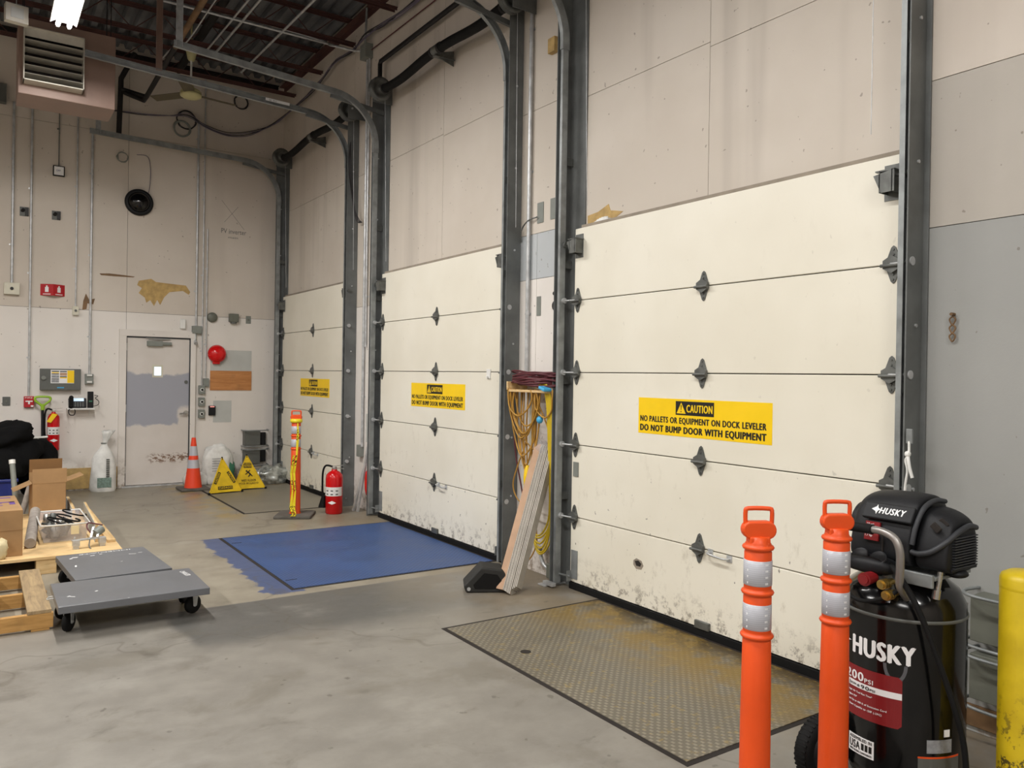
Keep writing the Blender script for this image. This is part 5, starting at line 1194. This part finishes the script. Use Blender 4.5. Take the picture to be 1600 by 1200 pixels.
t = thing('bench_clamp', 'silver metal clamp bracket on front edge of the pallet', 'clamp', (.82, 7.42, .14), .1)
MB().bar((-.16, 0, .07), (.09, .03, .07), .04, .012).bar((-.02, 0, .08), (.02, .1, .15), .02, .01).bar((.03, 0, .08), (.06, .1, .15), .02, .01).cb((-.13, 0, .05), (.05, .05, .05)).cb((.07, .02, .05), (.05, .06, .05)).bar((-.15, 0, .07), (-.14, -.01, .1), .01, .01).build('frame', 'galv', t, .002)
MB().cyl((.02, .05, .1), (.08, .09, .13), .035, n=16).build('motor_can', 'grey_box', t); MB().tube([(0, .05, .1), (-.03, .1, .15), (-.01, .15, .18), (.04, .14, .17), (.09, .1, .16)], .006, 7, 6).build('red_wire', 'maroon_hose', t); MB().tube([(-.03, -.01, .07), (-.04, -.04, .02), (-.03, -.06, .0)], .005, 6, 5).build('hook_wire', 'dark_steel', t)
MB().box(-.15, -.11, -.02, .02, 0, .03).box(.05, .09, 0, .05, 0, .03).build('feet', 'galv', t)
t = thing('paper_scrap', 'crumpled cream paper scrap against the box at the left edge', 'scrap', (.16, 7.28, .14)); MB().blob((0, 0, .075), (.05, .03, .085), 21, .3, 3, 0, 22).build('crumple', 'glove_paper', t)

# black fabric pile over a blue bin, pipes sticking up
t = thing('blue_bin', 'dark blue plastic bin under the black fabric pile', 'bin', (.0, 10.9, 0))
MB().box(-.8, .38, -.35, .4, 0, .36).build('bin_body', 'blue_bin', t, .02); MB().box(-.82, .40, -.37, .42, .34, .375).build('bin_rim', 'blue_bin', t, .01)
m = MB().blob((-.02, 10.95, .58), (.60, .38, .32), 2, .22, 1.6, .37, 56, .85)
m.blob((.16, 10.85, .80), (.42, .26, .16), 5, .18, 2.0, None, 40); m.v[-0:]
def rotp(v, c, a): x, z = v[0]-c[0], v[2]-c[2]; return (c[0]+x*math.cos(a)+z*math.sin(a), v[1], c[2]-x*math.sin(a)+z*math.cos(a))
n0 = 56*29; m.v = m.v[:n0]+[rotp(v, (.16, 10.85, .80), -.30) for v in m.v[n0:]]
tag(m.build('black_tarpaulin', 'black_cloth'), 'heap of black fabric folded over the blue bin at left', 'tarpaulin')
tag(MB().blob((.62, 11.3, .42), (.22, .24, .34), 9, .12, 1.8, 0, 40, .8).build('black_bag', 'black_cloth'), 'smaller rounded black bag right of the fabric heap', 'bag')
t = thing('pvc_pipe', 'light grey plastic pipe standing up behind the closed box', 'pipe', (0, 0, 0)); MB().cyl((.345, 9.3, .14), (.30, 9.45, .70), .025, n=14).build('tube', 'grey_box', t); MB().cyl((.303, 9.44, .66), (.30, 9.45, .70), .029, n=14).build('coupling', 'white_plastic', t)
t = thing('pvc_pipe', 'short darker pipe leaning right beside the tall grey pipe', 'pipe', (0, 0, 0)); MB().cyl((.36, 9.5, .0), (.48, 9.6, .46), .028, n=14).build('tube', 'tube_grey', t)
t = thing('wooden_dowel', 'white stick poking out of the black fabric heap', 'stick', (0, 0, 0)); MB().cyl((.45, 10.8, .81), (.70, 10.85, .82), .012, n=10).build('stick', 'white_plastic', t)

# ------------------------------------------------------------------ unit heater
t = thing('unit_heater', 'brown ceiling hung unit heater with open silver louvers', 'heater', (.76, 9.5, 4.43))
MB().box(-.45, .44, 0, .5, 0, .78).build('cabinet', 'heater_brown', t, .006)
MB().box(-.40, .12, -.004, 0, .11, .63).build('outlet_recess', 'gap', t)
MB().box(-.41, .13, -.16, 0, .63, .64).box(-.41, .13, -.16, 0, .10, .112).box(-.41, -.40, -.16, 0, .10, .64).box(.12, .13, -.16, 0, .10, .64).build('outlet_frame', 'louvre', t, .001)
MB().cb((-.14, -.13, .59), (.52, .008, .085), (.12, 0, 0)).build('top_vane', 'louvre', t)
for k in range(5): MB().cb((-.14, -.09, .165+k*.085), (.52, .12, .005), (-.12, 0, 0)).build('louver', 'louvre', t)
for x in (-.4, .4):
    for y in (.08, .42): MB().cyl((x, y, .78), (x, y, ZC-4.43-.0), .005, n=6).build('hanger_rod', 'black_iron', t)
t = thing('ceiling_diffuser', 'pale square diffuser hung in front of the brown heater', 'diffuser', (.26, 8.5, 4.84), .15)
MB().box(-.09, .09, -.03, .05, -.08, .08).build('frame', 'louvre', t, .005); MB().box(-.05, .05, -.034, -.03, -.045, .045).build('grille', 'grey_vinyl', t); MB().cyl((0, .01, .08), (0, .01, ZC-4.84), .004, n=6).build('hanger_rod', 'galv', t)

# ------------------------------------------------------------------ ceiling fan
t = thing('ceiling_fan', 'cream ceiling fan with dusty blades near the back wall', 'ceiling fan', (2.2, 10.6, 5.13))
MB().lathe([(.03, .42), (.045, .44), (.075, .58), (.08, .60), (.0001, .60)], 22).cyl((0, 0, .6), (0, 0, .92), .012, n=8).build('canopy', 'fan_cream', t)
MB().cyl((0, 0, .06), (0, 0, .44), .013, n=10).build('downrod', 'white_plastic', t)
MB().lathe([(.03, .12), (.04, .08), (.10, .055), (.125, .03), (.125, .01)], 28).build('motor_top', 'fan_cream', t); MB().lathe([(.115, .01), (.13, .0), (.125, -.03), (.09, -.05), (.0001, -.055)], 28).build('motor_housing', 'fan_cream', t)
MB().lathe([(.118, .0), (.121, .005), (.118, .012)], 28).build('dark_ring', 'dark_steel', t)
for k in range(3):
    a = -1.95+k*2*PI/3; mm = Matrix.Rotation(a, 4, 'Z') @ Matrix.Rotation(.2, 4, 'X')
    MB().prism([(.12, -.004), (.58, -.004), (.58, .002), (.12, .002)], -.065, .065, mm).build('blade', 'fan_blade', t, .001)

# ------------------------------------------------------------------ overhead pipes and cables
def pipe(name, label, cat, pts, r, mat, sub=1, group=None): return tag(MB().tube(pts, r, 10, sub).build(name, mat), label, cat, group)
pipe('conduit_pipe', 'pale conduit crossing the ceiling along a joist to the pillar box', 'conduit', [(XL, 9.28, 5.67), (3.2, 9.3, 5.65), (3.5, 9.25, 5.62), (3.72, 9.0, 5.52), (3.76, 8.9, 5.5)], .014, 'galv', 4)
pipe('conduit_pipe', 'thin conduit bending beside the pale ceiling conduit', 'conduit', [(2.2, 9.4, 5.75), (3.3, 9.4, 5.72), (3.6, 9.2, 5.6), (3.8, 9.0, 5.52)], .009, 'galv', 4)
pipe('conduit_pipe', 'grey conduit under the roof, nearest the dock wall', 'conduit', [(3.04, 3, 5.66), (2.98, 8.2, 5.66), (2.9, 10.9, 5.66)], .014, 'galv')
pipe('conduit_pipe', 'right one of twin conduits under the roof deck', 'conduit', [(2.52, 3, 5.66), (2.5, 8.5, 5.66), (2.45, 10.6, 5.66)], .014, 'galv')
pipe('conduit_pipe', 'left one of twin conduits under the roof deck', 'conduit', [(2.42, 3, 5.66), (2.4, 8.5, 5.66), (2.34, 10.6, 5.66)], .011, 'galv')
pipe('conduit_pipe', 'thin wavy conduit left of the twin conduits', 'conduit', [(2.15, 6, 5.7), (2.1, 9.0, 5.66), (2.0, 9.9, 5.5), (1.95, 10.4, 5.6), (1.9, 11, 5.6)], .008, 'galv', 5)
pipe('gas_pipe', 'yellow-brown iron pipe running along the ceiling above the fan', 'pipe', [(1.81, 3, 5.30), (1.82, 9.6, 5.30)], .032, 'rust_pipe')
pipe('gas_pipe', 'dark iron continuation of the pipe dropping behind the fan', 'pipe', [(1.82, 9.6, 5.30), (1.83, 11.5, 5.28), (1.83, 11.7, 5.28), (1.62, 11.9, 5.4)], .03, 'black_iron')
pipe('gas_pipe', 'black iron riser descending the back wall behind the heater', 'pipe', [(1.56, 11.95, 4.83), (1.58, 11.95, 5.6), (1.75, 11.95, 5.98)], .035, 'black_iron')
pipe('gas_pipe', 'black horizontal iron branch off the back wall riser', 'pipe', [(1.58, 11.9, 5.44), (1.9, 11.9, 5.40)], .028, 'black_iron')
pipe('gas_pipe', 'thick dusty black pipe hung under the deck right of the fan', 'pipe', [(2.25, 4, 5.9), (2.3, 9.6, 5.88), (2.3, 11.9, 5.86)], .05, 'black_iron')
pipe('electrical_duct', 'dark grey pipe along the dock wall above the middle spring', 'pipe', [(3.78, 2.0, 5.2), (3.78, 8.36, 5.2), (3.78, 8.38, 5.17), (3.78, 8.38, 4.9)], .026, 'black_iron')
pipe('cable_run', 'thin dark red cable slanting along the upper dock wall', 'cable', [(3.84, 8.85, 5.48), (3.84, 7.2, 5.46), (3.84, 3, 5.44)], .006, 'maroon_hose')
pipe('conduit_pipe', 'dark conduit rising from the pillar box to the roof', 'conduit', [(3.8, 8.86, 5.5), (3.8, 8.84, 5.8), (3.79, 8.8, 5.98)], .014, 'track', 4)
random.seed(5)
for k in range(6):
    j = lambda s=.03: random.uniform(-s, s)
    dock = [(3.8, 5.5, 5.62+j()), (3.8, 7.6, 5.58+j()), (3.79, 8.33, 5.62+j()), (3.79, 8.85, 5.66+j()), (3.79, 9.2, 5.6+j()), (3.8, 9.8, 5.66+j()), (3.79, 10.05, 5.62+j(.02)), (3.79, 10.5, 5.54+j()), (3.79, 11.1, 5.50+j(.02)), (3.75, 11.9, 5.45+j(.02)), (3.58, 11.97, 5.32+j(.01))]
    back = [(3.3, 11.97, 5.20-.02*k), (3.0, 11.97, 5.14-.02*k+j(.01)), (2.7, 11.97, 5.18-.012*k), (2.45, 11.97, 5.28+j()), (2.2, 11.97, 5.22), (1.8, 11.98, 5.17+j(.01)), (1.2, 11.98, 5.16+j(.01))]
    pipe('data_cable', 'grey-purple cables bundled along the walls in the far corner', 'cable', dock+(back if k < 4 else []), .006, 'cable_purple' if k % 2 else 'cable_dark', 5, 'cable bundle')
def coil(label, x, y, z, R, n, mat, tilt=0):
    m = MB()
    for k in range(n):
        r = R*(1+random.uniform(-.1, .06)); m.tube([(x+r*math.cos(q)+random.uniform(-.006, .006), y-.012*k/n-.01, z+r*math.sin(q)) for q in [2*PI*i/16 for i in range(17)]], .006, 6, 3)
    tag(m.build('cable_coil', mat), label, 'cable coil')
coil('pale grey coil of cable hung on the back wall below the fan', 2.38, BW-.03, 5.08, .11, 7, 'grey_box')
coil('dark loop of cable behind the pale coil', 2.44, BW-.02, 5.22, .13, 3, 'cable_dark')
coil('thin dark ring of cable near the corner on the back wall', 3.2, BW-.02, 5.63, .1, 4, 'cable_dark')
coil('small white tangle of wire left of the long wall track', 1.62, BW-.02, 4.55, .07, 3, 'grey_box')
m = MB().tube([(1.8, BW-.01, 4.62), (1.95, BW-.01, 4.6), (1.98, BW-.01, 4.3), (1.93, BW-.01, 4.0), (1.86, BW-.02, 3.93)], .004, 6, 6); tag(m.build('loose_wire', 'cable_purple'), 'thin loose wire curving above the round black dome', 'wire')
m = MB()
for k in range(5): m.tube([(3.74, 9.12, 4.45), (3.70+.01*k, 9.08, 4.2), (3.72+.012*k, 9.06, 3.9-.05*k), (3.78, 9.02-.02*k, 3.5), (3.82, 8.92, 3.45)], .004, 6, 6)
tag(m.build('hanging_wires', 'cable_dark'), 'loose dark wires dangling beside the farthest door track', 'wire')
tag(MB().tube([(3.85, 5.58, 2.78), (3.82, 5.54, 2.86), (3.82, 5.45, 2.93), (3.84, 5.34, 2.95)], .006, 7, 6).build('cable_stub', 'dark_steel'), 'short bent cable beside the grey-blue pillar panel', 'cable')
# pale sticker on the track, grime on the wall above the nearest door
t = thing('track_label', 'white printed sticker on the horizontal track of farthest door', 'sticker', (2.86, 9.178, 4.775)); MB().box(-.14, .14, -.003, 0, -.016, .016, Matrix.Rotation(.035, 4, 'Y')).build('sticker', 'white_ink', t); text('III  II I', 'black_ink', t, -.1, -.006, .08, .012, -.0045)
t = on_dock('torn_drywall', 'torn brown hole in the wall panel at the top left of nearest door', 'wall damage', 4.70, 2.77)
MB().prism([(0, .0), (.0, .09), (.12, .10), (.24, .14), (.26, .09), (.4, .06), (.3, .02), (.2, -.0)], -.003, 0).build('torn_face', 'bare_ply', t); MB().blob((.18, -.01, .015), (.09, .02, .03), 4, .4, 5, None, 18).build('insulation_tuft', 'white_sack', t)
MB().prism([(.0, .0), (.05, .02), (.12, .03), (.2, .055), (.22, .04), (.1, .0)], -.006, -.003).build('dark_gap', 'gap', t)
t = on_dock('head_flashing', 'dark strip along the top edge of the nearest dock door', 'flashing', 4.72, 2.765); MB().box(0, 2.6, -.045, 0, 0, .022).build('strip', 'brown_sack', t)
t = on_dock('head_flashing', 'dark strip along the top edge of the middle dock door', 'flashing', 8.25, 2.765); MB().box(0, 2.55, -.045, 0, 0, .022).build('strip', 'brown_sack', t)
t = on_dock('head_flashing', 'dark strip along the top edge of the farthest dock door', 'flashing', 11.75, 2.765); MB().box(0, 2.5, -.045, 0, 0, .022).build('strip', 'brown_sack', t)
